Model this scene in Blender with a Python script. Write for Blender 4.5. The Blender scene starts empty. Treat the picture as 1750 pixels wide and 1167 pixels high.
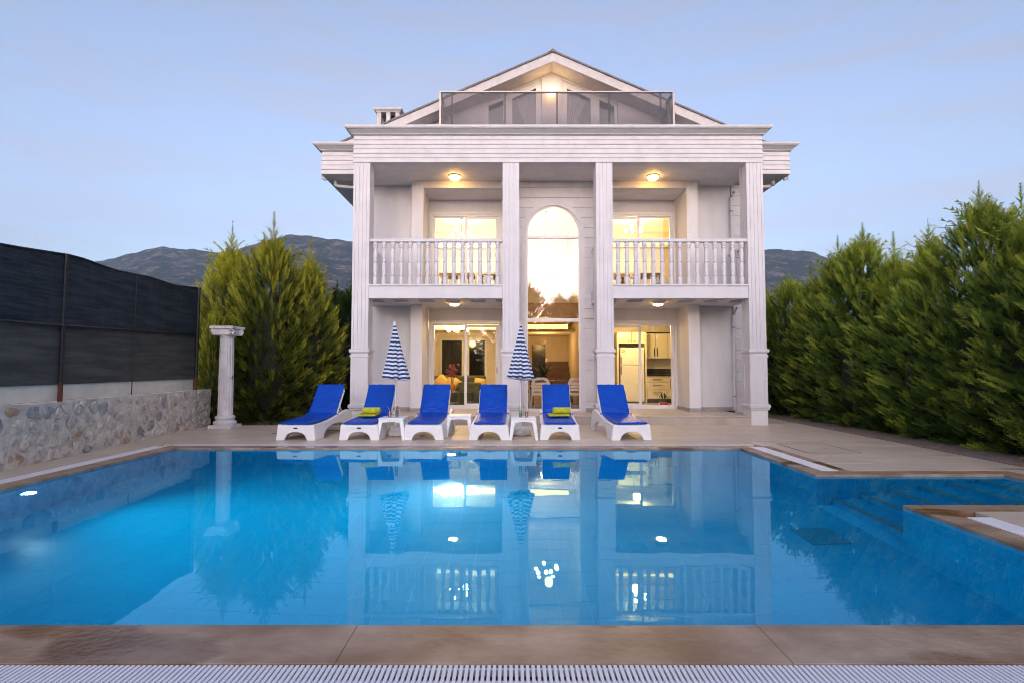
import bpy, bmesh, math, random
import numpy as np
from mathutils import Vector, Matrix, noise as mnoise

R = math.radians
PI = math.pi
random.seed(7)
rng = np.random.default_rng(7)
scene = bpy.context.scene
col = scene.collection

# ------------------------------------------------------------------ camera, world, sun, exposure
cam_d = bpy.data.cameras.new('camera')
cam = bpy.data.objects.new('camera', cam_d)
col.objects.link(cam)
cam.location = (0, 0, 1.33)
cam.rotation_euler = (R(90 + 2.77), R(0.0), 0)
cam_d.sensor_width = 36
cam_d.lens = 36 * 920 / 1750
cam_d.clip_start = 0.05
cam_d.clip_end = 20000
scene.camera = cam

SUN_EL, SUN_ROT = 9.0, 181.0
world = bpy.data.worlds.new('World')
scene.world = world
world.use_nodes = True
wn, wl = world.node_tree.nodes, world.node_tree.links
wn.clear()
w_out = wn.new('ShaderNodeOutputWorld')
w_bg = wn.new('ShaderNodeBackground')
sky = wn.new('ShaderNodeTexSky')
sky.sky_type = 'NISHITA'
sky.sun_disc = False
sky.sun_elevation = R(SUN_EL)
sky.sun_rotation = R(SUN_ROT)
sky.altitude = 50
sky.air_density = 1.0
sky.dust_density = 2.6
sky.ozone_density = 3.0
w_tc = wn.new('ShaderNodeTexCoord')
w_map = wn.new('ShaderNodeMapping')
w_map.inputs['Scale'].default_value = (1.1, 1.1, 10.0)
w_noise = wn.new('ShaderNodeTexNoise')
w_noise.inputs['Scale'].default_value = 2.6
w_noise.inputs['Detail'].default_value = 7
w_noise.inputs['Roughness'].default_value = 0.55
w_noise.inputs['Distortion'].default_value = 0.6
w_ramp = wn.new('ShaderNodeValToRGB')
w_ramp.color_ramp.elements[0].position = 0.44
w_ramp.color_ramp.elements[0].color = (0, 0, 0, 1)
w_ramp.color_ramp.elements[1].position = 0.68
w_ramp.color_ramp.elements[1].color = (0.5, 0.5, 0.5, 1)
w_hsv = wn.new('ShaderNodeHueSaturation')
w_hsv.inputs['Saturation'].default_value = 0.42
w_hsv.inputs['Value'].default_value = 0.70
w_mix = wn.new('ShaderNodeMix')
w_mix.data_type = 'RGBA'
wl.new(w_tc.outputs['Generated'], w_map.inputs['Vector'])
wl.new(w_map.outputs['Vector'], w_noise.inputs['Vector'])
wl.new(w_noise.outputs['Fac'], w_ramp.inputs['Fac'])
wl.new(w_ramp.outputs['Color'], w_mix.inputs[0])
wl.new(sky.outputs['Color'], w_hsv.inputs['Color'])
wl.new(sky.outputs['Color'], w_mix.inputs[6])
wl.new(w_hsv.outputs['Color'], w_mix.inputs[7])
w_tint = wn.new('ShaderNodeMix')
w_tint.data_type = 'RGBA'
w_tint.blend_type = 'MULTIPLY'
w_tint.inputs[0].default_value = 1.0
w_tint.inputs[7].default_value = (1.12, 0.97, 1.03, 1)
wl.new(w_mix.outputs[2], w_tint.inputs[6])
w_soft = wn.new('ShaderNodeHueSaturation')
w_soft.inputs['Saturation'].default_value = 0.74
w_soft.inputs['Value'].default_value = 1.0
wl.new(w_tint.outputs[2], w_soft.inputs['Color'])
wl.new(w_soft.outputs['Color'], w_bg.inputs['Color'])
w_bg.inputs['Strength'].default_value = 0.14
wl.new(w_bg.outputs['Background'], w_out.inputs['Surface'])

sun_d = bpy.data.lights.new('sun', 'SUN')
sun_d.energy = 0.62
sun_d.angle = R(70)
sun_d.color = (1.0, 0.90, 0.98)
sun = bpy.data.objects.new('sun', sun_d)
col.objects.link(sun)
_sd = Vector((math.sin(R(SUN_ROT)) * math.cos(R(SUN_EL + 17)), math.cos(R(SUN_ROT)) * math.cos(R(SUN_EL + 17)), math.sin(R(SUN_EL + 17))))
sun.rotation_euler = _sd.to_track_quat('Z', 'Y').to_euler()

scene.view_settings.view_transform = 'Standard'
scene.view_settings.look = 'None'
scene.view_settings.gamma = 1
scene.view_settings.use_curve_mapping = False
scene.view_settings.exposure = 1.5
scene.render.engine = 'CYCLES'
cy = scene.cycles
cy.max_bounces = 12
cy.diffuse_bounces = 4
cy.glossy_bounces = 6
cy.transmission_bounces = 10
cy.transparent_max_bounces = 24
cy.volume_bounces = 0
cy.sample_clamp_indirect = 6
cy.blur_glossy = 0.5
cy.use_denoising = True
cy.filter_width = 1.0

# ------------------------------------------------------------------ helpers
def tag(o, label=None, cat=None, group=None, kind=None):
    if label: o['label'] = label
    if cat: o['category'] = cat
    if group: o['group'] = group
    if kind: o['kind'] = kind
    return o

def thing(name, label=None, cat=None, loc=(0, 0, 0), rz=0, group=None, kind=None):
    o = bpy.data.objects.new(name, None)
    o.empty_display_size = 0.2
    col.objects.link(o)
    o.location = loc
    o.rotation_euler = (0, 0, rz)
    return tag(o, label, cat, group, kind)

def copy_tree(o, parent=None):
    c = o.copy()
    col.objects.link(c)
    c.parent = parent
    for ch in list(o.children):
        copy_tree(ch, c)
    return c

def world_off(p):
    v = Vector((0, 0, 0))
    while p is not None:
        v += p.location
        p = p.parent
    return v

class MB:
    def __init__(self):
        self.v, self.f = [], []
    def add(self, vs, fs):
        b = len(self.v)
        self.v += [tuple(x) for x in vs]
        self.f += [tuple(b + i for i in q) for q in fs]
        return self
    def box(self, x0, x1, y0, y1, z0, z1):
        return self.add([(x0, y0, z0), (x1, y0, z0), (x1, y1, z0), (x0, y1, z0), (x0, y0, z1), (x1, y0, z1), (x1, y1, z1), (x0, y1, z1)],
                        [(0, 3, 2, 1), (4, 5, 6, 7), (0, 1, 5, 4), (1, 2, 6, 5), (2, 3, 7, 6), (3, 0, 4, 7)])
    def obox(self, c, s, m=None):
        m = m or Matrix.Identity(3)
        c = Vector(c)
        vs = [c + m @ Vector((sx * s[0] / 2, sy * s[1] / 2, sz * s[2] / 2)) for sz in (-1, 1) for sx, sy in ((-1, -1), (1, -1), (1, 1), (-1, 1))]
        return self.add(vs, [(0, 3, 2, 1), (4, 5, 6, 7), (0, 1, 5, 4), (1, 2, 6, 5), (2, 3, 7, 6), (3, 0, 4, 7)])
    def prism(self, poly, axis, a0, a1):
        n = len(poly)
        def pt(p, a):
            return (a, p[0], p[1]) if axis == 'x' else ((p[0], a, p[1]) if axis == 'y' else (p[0], p[1], a))
        vs = [pt(p, a0) for p in poly] + [pt(p, a1) for p in poly]
        fs = [tuple(range(n)), tuple(range(2 * n - 1, n - 1, -1))]
        fs += [(i, i + n, (i + 1) % n + n, (i + 1) % n) for i in range(n)]
        return self.add(vs, fs)
    def lathe(self, prof, c=(0, 0, 0), n=16, rad=None, caps=True):
        vs, fs = [], []
        for k, (r, z) in enumerate(prof):
            for i in range(n):
                a = 2 * PI * i / n
                rr = r * (rad(a, k) if rad else 1)
                vs.append((c[0] + rr * math.cos(a), c[1] + rr * math.sin(a), c[2] + z))
        for k in range(len(prof) - 1):
            for i in range(n):
                j = (i + 1) % n
                fs.append((k * n + i, k * n + j, (k + 1) * n + j, (k + 1) * n + i))
        if caps:
            fs.append(tuple(range(n - 1, -1, -1)))
            fs.append(tuple((len(prof) - 1) * n + i for i in range(n)))
        return self.add(vs, fs)
    def tube(self, pts, r, n=8, r1=None):
        pts = [Vector(p) for p in pts]
        vs, fs = [], []
        for k, p in enumerate(pts):
            d = (pts[min(k + 1, len(pts) - 1)] - pts[max(k - 1, 0)]).normalized()
            up = Vector((0, 0, 1)) if abs(d.z) < 0.9 else Vector((1, 0, 0))
            a = d.cross(up).normalized()
            b = a.cross(d)
            rr = r if r1 is None else r + (r1 - r) * k / (len(pts) - 1)
            for i in range(n):
                t = 2 * PI * i / n
                vs.append(p + (a * math.cos(t) + b * math.sin(t)) * rr)
        for k in range(len(pts) - 1):
            for i in range(n):
                j = (i + 1) % n
                fs.append((k * n + i, k * n + j, (k + 1) * n + j, (k + 1) * n + i))
        fs.append(tuple(range(n)))
        fs.append(tuple((len(pts) - 1) * n + i for i in range(n - 1, -1, -1)))
        return self.add(vs, fs)
    def sphere(self, c, r, n=12, m=8, sc=(1, 1, 1)):
        vs, fs = [], []
        for k in range(m + 1):
            t = PI * k / m
            for i in range(n):
                a = 2 * PI * i / n
                vs.append((c[0] + sc[0] * r * math.sin(t) * math.cos(a), c[1] + sc[1] * r * math.sin(t) * math.sin(a), c[2] + sc[2] * r * math.cos(t)))
        for k in range(m):
            for i in range(n):
                j = (i + 1) % n
                fs.append((k * n + i, (k + 1) * n + i, (k + 1) * n + j, k * n + j))
        return self.add(vs, fs)
    def mesh(self, name, m, off=(0, 0, 0), bevel=0, smooth=False, fix=True, seg=1):
        me = bpy.data.meshes.new(name)
        o = Vector(off)
        me.from_pydata([tuple(Vector(p) - o) for p in self.v], [], self.f)
        if fix or bevel:
            bm = bmesh.new()
            bm.from_mesh(me)
            if smooth or bevel:
                bmesh.ops.remove_doubles(bm, verts=bm.verts, dist=1e-5)
            bmesh.ops.recalc_face_normals(bm, faces=bm.faces)
            if bevel:
                es = [e for e in bm.edges if len(e.link_faces) == 2 and e.calc_face_angle(0) > 0.4]
                bmesh.ops.bevel(bm, geom=es, offset=bevel, segments=seg, profile=0.5, affect='EDGES', clamp_overlap=True)
            bm.to_mesh(me)
            bm.free()
        if m: me.materials.append(m)
        if smooth:
            me.shade_smooth()
            if smooth != 'all':
                me.set_sharp_from_angle(angle=R(40))
        return me
    def build(self, name, m, parent=None, origin=None, kind=None, **kw):
        off = world_off(parent) if parent is not None else Vector(origin or (0, 0, 0))
        o = bpy.data.objects.new(name, self.mesh(name, m, off, **kw))
        col.objects.link(o)
        if parent is not None: o.parent = parent
        else: o.location = off
        if kind: o['kind'] = kind
        return o

def inst(name, me, loc, parent, rz=0, sc=None):
    o = bpy.data.objects.new(name, me)
    col.objects.link(o)
    o.parent = parent
    o.location = Vector(loc) - world_off(parent) if parent else loc
    o.rotation_euler = (0, 0, rz)
    if sc: o.scale = sc
    return o

def box(name, m, b, parent=None, **kw):
    return MB().box(*b).build(name, m, parent, **kw)

# ------------------------------------------------------------------ materials
def mat(name, base, rough=0.6, base2=None, scale=3.0, detail=5, lo=0.4, hi=0.65, bump=0.0, bscale=40, rand=0.0, metal=0.0, spec=0.5, wet=None, stretch=None, coat=0.0):
    m = bpy.data.materials.new(name)
    m.use_nodes = True
    n, l = m.node_tree.nodes, m.node_tree.links
    p = n['Principled BSDF']
    p.inputs['Roughness'].default_value = rough
    p.inputs['Metallic'].default_value = metal
    p.inputs['Specular IOR Level'].default_value = spec
    p.inputs['Coat Weight'].default_value = coat
    tc = n.new('ShaderNodeTexCoord')
    oi = n.new('ShaderNodeObjectInfo')
    vec = tc.outputs['Object']
    add = n.new('ShaderNodeVectorMath'); add.operation = 'ADD'
    mul = n.new('ShaderNodeVectorMath'); mul.operation = 'SCALE'
    mul.inputs['Scale'].default_value = 1.0
    l.new(oi.outputs['Location'], mul.inputs[0])
    l.new(vec, add.inputs[0]); l.new(mul.outputs[0], add.inputs[1])
    vec = add.outputs[0]
    if stretch:
        mp = n.new('ShaderNodeMapping'); mp.inputs['Scale'].default_value = stretch
        l.new(vec, mp.inputs['Vector']); vec = mp.outputs['Vector']
    c_out = None
    base4 = (*base, 1)
    p.inputs['Base Color'].default_value = base4
    if base2:
        nz = n.new('ShaderNodeTexNoise'); nz.inputs['Scale'].default_value = scale; nz.inputs['Detail'].default_value = detail
        nz.inputs['Roughness'].default_value = 0.6
        l.new(vec, nz.inputs['Vector'])
        rp = n.new('ShaderNodeValToRGB')
        rp.color_ramp.elements[0].position = lo; rp.color_ramp.elements[0].color = base4
        rp.color_ramp.elements[1].position = hi; rp.color_ramp.elements[1].color = (*base2, 1)
        l.new(nz.outputs['Fac'], rp.inputs['Fac'])
        c_out = rp.outputs['Color']
    if wet:   # (colour multiplier, noise scale, threshold, roughness): damp patches with an outline of their own
        nz2 = n.new('ShaderNodeTexNoise'); nz2.inputs['Scale'].default_value = wet[1]; nz2.inputs['Detail'].default_value = 3
        nz2.inputs['Roughness'].default_value = 0.45
        l.new(vec, nz2.inputs['Vector'])
        rp2 = n.new('ShaderNodeValToRGB')
        rp2.color_ramp.elements[0].position = wet[2]; rp2.color_ramp.elements[0].color = (0, 0, 0, 1)
        rp2.color_ramp.elements[1].position = wet[2] + 0.03; rp2.color_ramp.elements[1].color = (1, 1, 1, 1)
        l.new(nz2.outputs['Fac'], rp2.inputs['Fac'])
        mx = n.new('ShaderNodeMix'); mx.data_type = 'RGBA'; mx.blend_type = 'MULTIPLY'
        l.new(rp2.outputs['Color'], mx.inputs[0])
        if c_out: l.new(c_out, mx.inputs[6])
        else: mx.inputs[6].default_value = base4
        mx.inputs[7].default_value = (*wet[0], 1)
        c_out = mx.outputs[2]
        mr = n.new('ShaderNodeMapRange'); mr.inputs['To Min'].default_value = rough; mr.inputs['To Max'].default_value = wet[3]
        l.new(rp2.outputs['Color'], mr.inputs['Value']); l.new(mr.outputs['Result'], p.inputs['Roughness'])
    if rand:
        hv = n.new('ShaderNodeHueSaturation')
        mr2 = n.new('ShaderNodeMapRange'); mr2.inputs['To Min'].default_value = 1 - rand; mr2.inputs['To Max'].default_value = 1 + rand
        l.new(oi.outputs['Random'], mr2.inputs['Value']); l.new(mr2.outputs['Result'], hv.inputs['Value'])
        if c_out: l.new(c_out, hv.inputs['Color'])
        else: hv.inputs['Color'].default_value = base4
        c_out = hv.outputs['Color']
    if c_out: l.new(c_out, p.inputs['Base Color'])
    if bump:
        nb = n.new('ShaderNodeTexNoise'); nb.inputs['Scale'].default_value = bscale; nb.inputs['Detail'].default_value = 5
        l.new(vec, nb.inputs['Vector'])
        bp = n.new('ShaderNodeBump'); bp.inputs['Strength'].default_value = bump; bp.inputs['Distance'].default_value = 0.02
        l.new(nb.outputs['Fac'], bp.inputs['Height']); l.new(bp.outputs['Normal'], p.inputs['Normal'])
    return m

def emit(name, color, strength):
    m = bpy.data.materials.new(name); m.use_nodes = True
    p = m.node_tree.nodes['Principled BSDF']
    p.inputs['Base Color'].default_value = (*[min(1, c) for c in color], 1)
    p.inputs['Emission Color'].default_value = (*color, 1)
    p.inputs['Emission Strength'].default_value = strength
    return m

def glass(name, tint=(1, 1, 1), refl=0.06, fres=1.0, gtint=(1, 1, 1), wob=0.0):
    m = bpy.data.materials.new(name); m.use_nodes = True
    n, l = m.node_tree.nodes, m.node_tree.links
    n.clear()
    out = n.new('ShaderNodeOutputMaterial')
    tr = n.new('ShaderNodeBsdfTransparent'); tr.inputs['Color'].default_value = (*tint, 1)
    gl = n.new('ShaderNodeBsdfGlossy'); gl.inputs['Roughness'].default_value = 0.0; gl.inputs['Color'].default_value = (*gtint, 1)
    fr = n.new('ShaderNodeFresnel'); fr.inputs['IOR'].default_value = 1.5
    ma = n.new('ShaderNodeMath'); ma.operation = 'MULTIPLY_ADD'; ma.use_clamp = True
    ma.inputs[1].default_value = fres; ma.inputs[2].default_value = refl
    mx = n.new('ShaderNodeMixShader')
    l.new(fr.outputs[0], ma.inputs[0]); l.new(ma.outputs[0], mx.inputs[0])
    l.new(tr.outputs[0], mx.inputs[1]); l.new(gl.outputs[0], mx.inputs[2]); l.new(mx.outputs[0], out.inputs['Surface'])
    if wob:
        tc = n.new('ShaderNodeTexCoord')
        nz = n.new('ShaderNodeTexNoise'); nz.inputs['Scale'].default_value = 0.9
        bp = n.new('ShaderNodeBump'); bp.inputs['Strength'].default_value = wob; bp.inputs['Distance'].default_value = 0.02
        l.new(tc.outputs['Object'], nz.inputs['Vector']); l.new(nz.outputs['Fac'], bp.inputs['Height']); l.new(bp.outputs['Normal'], gl.inputs['Normal'])
    return m

M = {}
M['facade'] = mat('facade_paint', (0.62, 0.595, 0.605), 0.75, (0.70, 0.675, 0.69), 2.2, lo=0.35, hi=0.62, bump=0.06, bscale=180, stretch=(1, 1, .35))
M['trim'] = mat('white_trim_paint', (0.605, 0.58, 0.60), 0.6, (0.655, 0.63, 0.655), 2.2, lo=0.35, hi=0.6, bump=0.05, bscale=120)
M['board'] = mat('fascia_board_paint', (0.57, 0.545, 0.56), 0.6, (0.64, 0.615, 0.635), 3, lo=0.36, hi=0.6, rand=0.03, bump=0.04, bscale=60)
M['plinth'] = mat('chipped_plinth_paint', (0.74, 0.71, 0.71), 0.8, (0.33, 0.29, 0.27), 6, lo=0.66, hi=0.70, bump=0.25, bscale=40)
M['upvc'] = mat('window_frame_white', (0.68, 0.66, 0.655), 0.35)
M['gutter'] = mat('grey_gutter_metal', (0.46, 0.45, 0.47), 0.45, (0.52, 0.51, 0.53), 4, metal=0.1)
M['roof'] = mat('dark_roof_shingle', (0.16, 0.15, 0.16), 0.9, (0.24, 0.22, 0.22), 8, bump=0.4, bscale=30)
M['barge'] = mat('render_bargeboard', (0.56, 0.515, 0.51), 0.85, (0.63, 0.585, 0.58), 6, bump=0.15, bscale=120)
M['steel'] = mat('brushed_steel', (0.26, 0.23, 0.21), 0.35, metal=1.0)
M['dark'] = mat('black_recess', (0.015, 0.015, 0.017), 0.6)
M['chrome'] = mat('chrome', (0.75, 0.75, 0.77), 0.12, metal=1.0)
M['plastic'] = mat('white_moulded_plastic', (0.80, 0.79, 0.80), 0.38, (0.76, 0.75, 0.77), 5)
M['cushion'] = mat('royal_blue_vinyl', (0.001, 0.055, 0.40), 0.40, (0.002, 0.066, 0.46), 4, bump=0.8, bscale=5, spec=0.22, stretch=(1, 1.6, 1.6))
M['towel'] = mat('yellow_terry_towel', (0.62, 0.56, 0.03), 0.95, (0.42, 0.50, 0.06), 11, lo=0.48, hi=0.56, bump=0.6, bscale=260)
M['juice'] = mat('orange_juice', (0.75, 0.24, 0.02), 0.25)
M['straw'] = mat('pink_straw', (0.65, 0.15, 0.35), 0.4)
M['stick'] = mat('brown_breadstick', (0.30, 0.16, 0.08), 0.7)
M['celery'] = mat('green_celery_stalk', (0.28, 0.38, 0.12), 0.6, (0.45, 0.50, 0.25), 12)
M['deck'] = mat('beige_deck_tile', (0.60, 0.49, 0.39), 0.42, (0.50, 0.405, 0.32), 1.3, lo=0.38, hi=0.68, rand=0.05, bump=0.12, bscale=22, wet=((0.86, 0.82, 0.78), 0.55, 0.62, 0.26), stretch=(0.7, 1.6, 1))
M['grout'] = mat('deck_grout', (0.24, 0.20, 0.165), 0.85, (0.30, 0.25, 0.205), 3)
M['coping'] = mat('brown_travertine_coping', (0.24, 0.14, 0.08), 0.36, (0.44, 0.31, 0.22), 2.4, detail=9, lo=0.36, hi=0.66, rand=0.06, bump=0.2, bscale=22, wet=((0.62, 0.50, 0.38), 0.8, 0.575, 0.16), stretch=(0.8, 1.2, 1), spec=0.4)
M['porch'] = mat('porch_stone', (0.50, 0.42, 0.345), 0.4, (0.44, 0.365, 0.295), 2.2, rand=0.06, bump=0.06, bscale=30)
M['skirt'] = mat('grey_stone_skirting', (0.34, 0.31, 0.29), 0.5, (0.28, 0.25, 0.23), 9)
M['grate'] = mat('white_grating_plastic', (0.74, 0.73, 0.78), 0.4)
M['channel'] = mat('dark_drain_channel', (0.05, 0.06, 0.09), 0.4)
M['paver'] = mat('grey_pavers', (0.20, 0.175, 0.155), 0.8, (0.26, 0.17, 0.14), 1.4, lo=0.42, hi=0.6, bump=0.3, bscale=60)
M['soil'] = mat('garden_soil', (0.05, 0.042, 0.03), 0.95, (0.06, 0.075, 0.025), 2.5, bump=0.5, bscale=20)
M['tile'] = mat('blue_pool_tile', (0.002, 0.40, 0.67), 0.25, (0.003, 0.44, 0.72), 1.2, rand=0.05)
M['pgrout'] = mat('pool_grout', (0.03, 0.56, 0.85), 0.7)
M['nosing'] = mat('worn_step_nosing', (0.10, 0.30, 0.40), 0.6, (0.16, 0.30, 0.33), 8)
M['drain'] = mat('dark_drain_grille', (0.003, 0.26, 0.43), 0.5)
M['rail_post'] = mat('dark_rail_post', (0.10, 0.095, 0.095), 0.4, metal=0.3)
M['net'] = mat('dark_shade_net', (0.008, 0.014, 0.021), 0.85, (0.026, 0.037, 0.048), 3, lo=0.40, hi=0.62, bump=0.8, bscale=10, stretch=(.5, .5, 7))
M['net2'] = mat('faded_shade_net', (0.050, 0.050, 0.045), 0.9, (0.095, 0.094, 0.085), 3, bump=0.6, bscale=90, stretch=(0.3, 0.3, 3))
M['sheet'] = mat('cream_sheet', (0.74, 0.69, 0.58), 0.7, (0.66, 0.61, 0.52), 3)
M['post'] = mat('black_fence_post', (0.012, 0.012, 0.014), 0.5)
M['rust'] = mat('rusty_post_foot', (0.11, 0.035, 0.02), 0.85)
M['mortar'] = mat('white_lime_mortar', (0.68, 0.60, 0.52), 0.95, (0.40, 0.345, 0.30), 7, lo=0.42, hi=0.72, bump=1.0, bscale=24)  # darker mottling stands in for shadow in the mortar's hollows
M['stone_a'] = mat('pale_limestone', (0.62, 0.545, 0.475), 0.9, (0.30, 0.26, 0.235), 9, lo=0.44, hi=0.72, rand=0.15, bump=1.0, bscale=22)  # dark mottle paints the shade of small pits into the stone colour
M['stone_b'] = mat('grey_limestone', (0.30, 0.28, 0.28), 0.9, (0.52, 0.48, 0.45), 6, lo=0.5, hi=0.66, rand=0.15, bump=0.9, bscale=16)
M['stone_c'] = mat('rusty_limestone', (0.40, 0.27, 0.17), 0.9, (0.58, 0.51, 0.45), 5, lo=0.46, hi=0.6, rand=0.12, bump=0.9, bscale=16)
M['marble'] = mat('pillar_cast_stone', (0.64, 0.60, 0.60), 0.6, (0.54, 0.50, 0.50), 4, bump=0.15, bscale=60)
M['bark'] = mat('conifer_bark', (0.09, 0.06, 0.045), 0.95, (0.14, 0.10, 0.08), 12, bump=0.8, bscale=30, stretch=(1, 1, 0.2))
M['in_wall'] = mat('interior_cream_wall', (0.66, 0.58, 0.46), 0.8, (0.70, 0.63, 0.50), 2)
M['in_white'] = mat('interior_white_wall', (0.78, 0.74, 0.68), 0.8)
M['in_floor'] = mat('interior_floor_tile', (0.42, 0.34, 0.25), 0.3, (0.36, 0.28, 0.20), 3)
M['wood'] = mat('dark_wood', (0.10, 0.05, 0.025), 0.4, (0.15, 0.08, 0.04), 8, stretch=(1, 1, 6))
M['oak'] = mat('honey_wood', (0.42, 0.25, 0.11), 0.5, (0.34, 0.19, 0.08), 6)
M['sofa'] = mat('olive_velvet', (0.060, 0.062, 0.025), 0.9, (0.085, 0.085, 0.04), 6)
M['gold'] = mat('mustard_cushion', (0.50, 0.34, 0.10), 0.9)
M['ochre'] = mat('ochre_chair_fabric', (0.42, 0.27, 0.10), 0.9)
M['cream'] = mat('cream_cabinet', (0.72, 0.66, 0.50), 0.3)
M['fridge'] = mat('white_fridge_enamel', (0.78, 0.76, 0.68), 0.25)
M['counter'] = mat('dark_tile_splashback', (0.03, 0.028, 0.03), 0.25)
M['night'] = mat('dark_far_room_glass', (0.010, 0.011, 0.010), 0.08)
M['curtain'] = mat('sheer_white_curtain', (0.75, 0.72, 0.70), 0.9)
M['flower'] = mat('dark_red_blossom', (0.20, 0.03, 0.035), 0.8, (0.30, 0.07, 0.06), 20)
M['pot'] = mat('red_flower_pot', (0.45, 0.07, 0.07), 0.4)
M['leaf'] = mat('house_plant_leaf', (0.03, 0.07, 0.02), 0.5)
M['amber'] = mat('amber_glass_vase', (0.35, 0.13, 0.02), 0.2)
M['rug'] = mat('patterned_rug', (0.45, 0.36, 0.27), 0.95, (0.16, 0.09, 0.07), 5, lo=0.48, hi=0.56)
M['emblem'] = mat('navy_emblem', (0.01, 0.03, 0.12), 0.4)
M['lamp_warm'] = emit('warm_lamp_glass', (1.0, 0.54, 0.13), 15)
M['lamp_globe'] = emit('wall_globe_glass', (1.0, 0.62, 0.24), 6)
M['lamp_bulb'] = emit('warm_bulb', (1.0, 0.80, 0.50), 30)
M['cove'] = emit('cove_light', (1.0, 0.62, 0.10), 2.6)
M['cove_white'] = emit('cove_light_pale', (1.0, 0.80, 0.50), 1.5)
M['pool_lamp'] = emit('pool_lamp_lens', (0.85, 0.95, 1.0), 16)
M['glass'] = glass('door_glass', (0.96, 0.97, 0.95), 0.0, 0.62)
M['glass_arch'] = glass('coated_window_glass', (0.92, 0.90, 0.86), 0.042, 0.7, (1.0, 0.92, 0.95), wob=0.02)
M['glass_rail'] = glass('bronze_rail_glass', (0.60, 0.57, 0.58), 0.0, 0.7)
M['glass_attic'] = glass('attic_door_glass', (0.72, 0.70, 0.70), 0.03, 0.9, wob=0.02)
M['tumbler'] = glass('tumbler_glass', (0.93, 0.95, 0.95), 0.05, 1.0)

def water_mat():
    m = bpy.data.materials.new('pool_water'); m.use_nodes = True
    n, l = m.node_tree.nodes, m.node_tree.links
    n.clear()
    out = n.new('ShaderNodeOutputMaterial')
    g = n.new('ShaderNodeBsdfGlass'); g.inputs['IOR'].default_value = 1.33; g.inputs['Roughness'].default_value = 0.0
    g.inputs['Color'].default_value = (0.56, 0.93, 1.0, 1)
    tc = n.new('ShaderNodeTexCoord')
    mp = n.new('ShaderNodeMapping'); mp.inputs['Scale'].default_value = (0.8, 1.6, 1)
    nz = n.new('ShaderNodeTexNoise'); nz.inputs['Scale'].default_value = 2.2; nz.inputs['Detail'].default_value = 2
    bp = n.new('ShaderNodeBump'); bp.inputs['Strength'].default_value = 0.035; bp.inputs['Distance'].default_value = 0.02
    l.new(tc.outputs['Object'], mp.inputs['Vector']); l.new(mp.outputs['Vector'], nz.inputs['Vector'])
    l.new(nz.outputs['Fac'], bp.inputs['Height']); l.new(bp.outputs['Normal'], g.inputs['Normal'])
    l.new(g.outputs[0], out.inputs['Surface'])
    return m
M['water'] = water_mat()

def stripe_mat():
    m = bpy.data.materials.new('navy_striped_canvas'); m.use_nodes = True
    n, l = m.node_tree.nodes, m.node_tree.links
    p = n['Principled BSDF']; p.inputs['Roughness'].default_value = 0.85
    uv = n.new('ShaderNodeUVMap'); sp = n.new('ShaderNodeSeparateXYZ')
    l.new(uv.outputs['UV'], sp.inputs[0])
    m1 = n.new('ShaderNodeMath'); m1.operation = 'MULTIPLY'; m1.inputs[1].default_value = 14.0
    m2 = n.new('ShaderNodeMath'); m2.operation = 'FRACT'
    m3 = n.new('ShaderNodeMath'); m3.operation = 'LESS_THAN'; m3.inputs[1].default_value = 0.50
    l.new(sp.outputs['Y'], m1.inputs[0]); l.new(m1.outputs[0], m2.inputs[0]); l.new(m2.outputs[0], m3.inputs[0])
    mx = n.new('ShaderNodeMix'); mx.data_type = 'RGBA'
    mx.inputs[6].default_value = (0.72, 0.72, 0.75, 1); mx.inputs[7].default_value = (0.006, 0.042, 0.18, 1)
    l.new(m3.outputs[0], mx.inputs[0]); l.new(mx.outputs[2], p.inputs['Base Color'])
    return m
M['stripe'] = stripe_mat()

def foliage_mat(name, deep, mid, young):
    m = bpy.data.materials.new(name); m.use_nodes = True
    n, l = m.node_tree.nodes, m.node_tree.links
    p = n['Principled BSDF']; p.inputs['Roughness'].default_value = 0.65; p.inputs['Specular IOR Level'].default_value = 0.25
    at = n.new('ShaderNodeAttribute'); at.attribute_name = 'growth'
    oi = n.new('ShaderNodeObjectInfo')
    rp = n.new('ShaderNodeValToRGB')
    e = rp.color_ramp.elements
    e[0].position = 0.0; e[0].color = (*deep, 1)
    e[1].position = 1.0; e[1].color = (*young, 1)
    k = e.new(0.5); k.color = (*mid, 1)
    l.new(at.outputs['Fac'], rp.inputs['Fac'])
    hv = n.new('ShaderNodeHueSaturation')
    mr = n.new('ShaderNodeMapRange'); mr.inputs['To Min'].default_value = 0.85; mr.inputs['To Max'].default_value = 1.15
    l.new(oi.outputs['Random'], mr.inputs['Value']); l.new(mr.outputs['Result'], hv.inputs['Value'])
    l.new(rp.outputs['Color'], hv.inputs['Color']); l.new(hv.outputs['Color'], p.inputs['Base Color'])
    tl = n.new('ShaderNodeBsdfTranslucent'); l.new(hv.outputs['Color'], tl.inputs['Color'])
    mx = n.new('ShaderNodeMixShader'); mx.inputs[0].default_value = 0.3
    out = n['Material Output']
    l.new(p.outputs[0], mx.inputs[1]); l.new(tl.outputs[0], mx.inputs[2]); l.new(mx.outputs[0], out.inputs['Surface'])
    return m
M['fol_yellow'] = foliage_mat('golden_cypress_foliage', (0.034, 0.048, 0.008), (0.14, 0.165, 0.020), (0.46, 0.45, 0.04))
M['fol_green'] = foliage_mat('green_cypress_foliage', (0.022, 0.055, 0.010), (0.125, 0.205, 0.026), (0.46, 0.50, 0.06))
M['fol_dark'] = foliage_mat('dark_cypress_foliage', (0.014, 0.032, 0.010), (0.036, 0.075, 0.018), (0.11, 0.16, 0.028))

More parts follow.
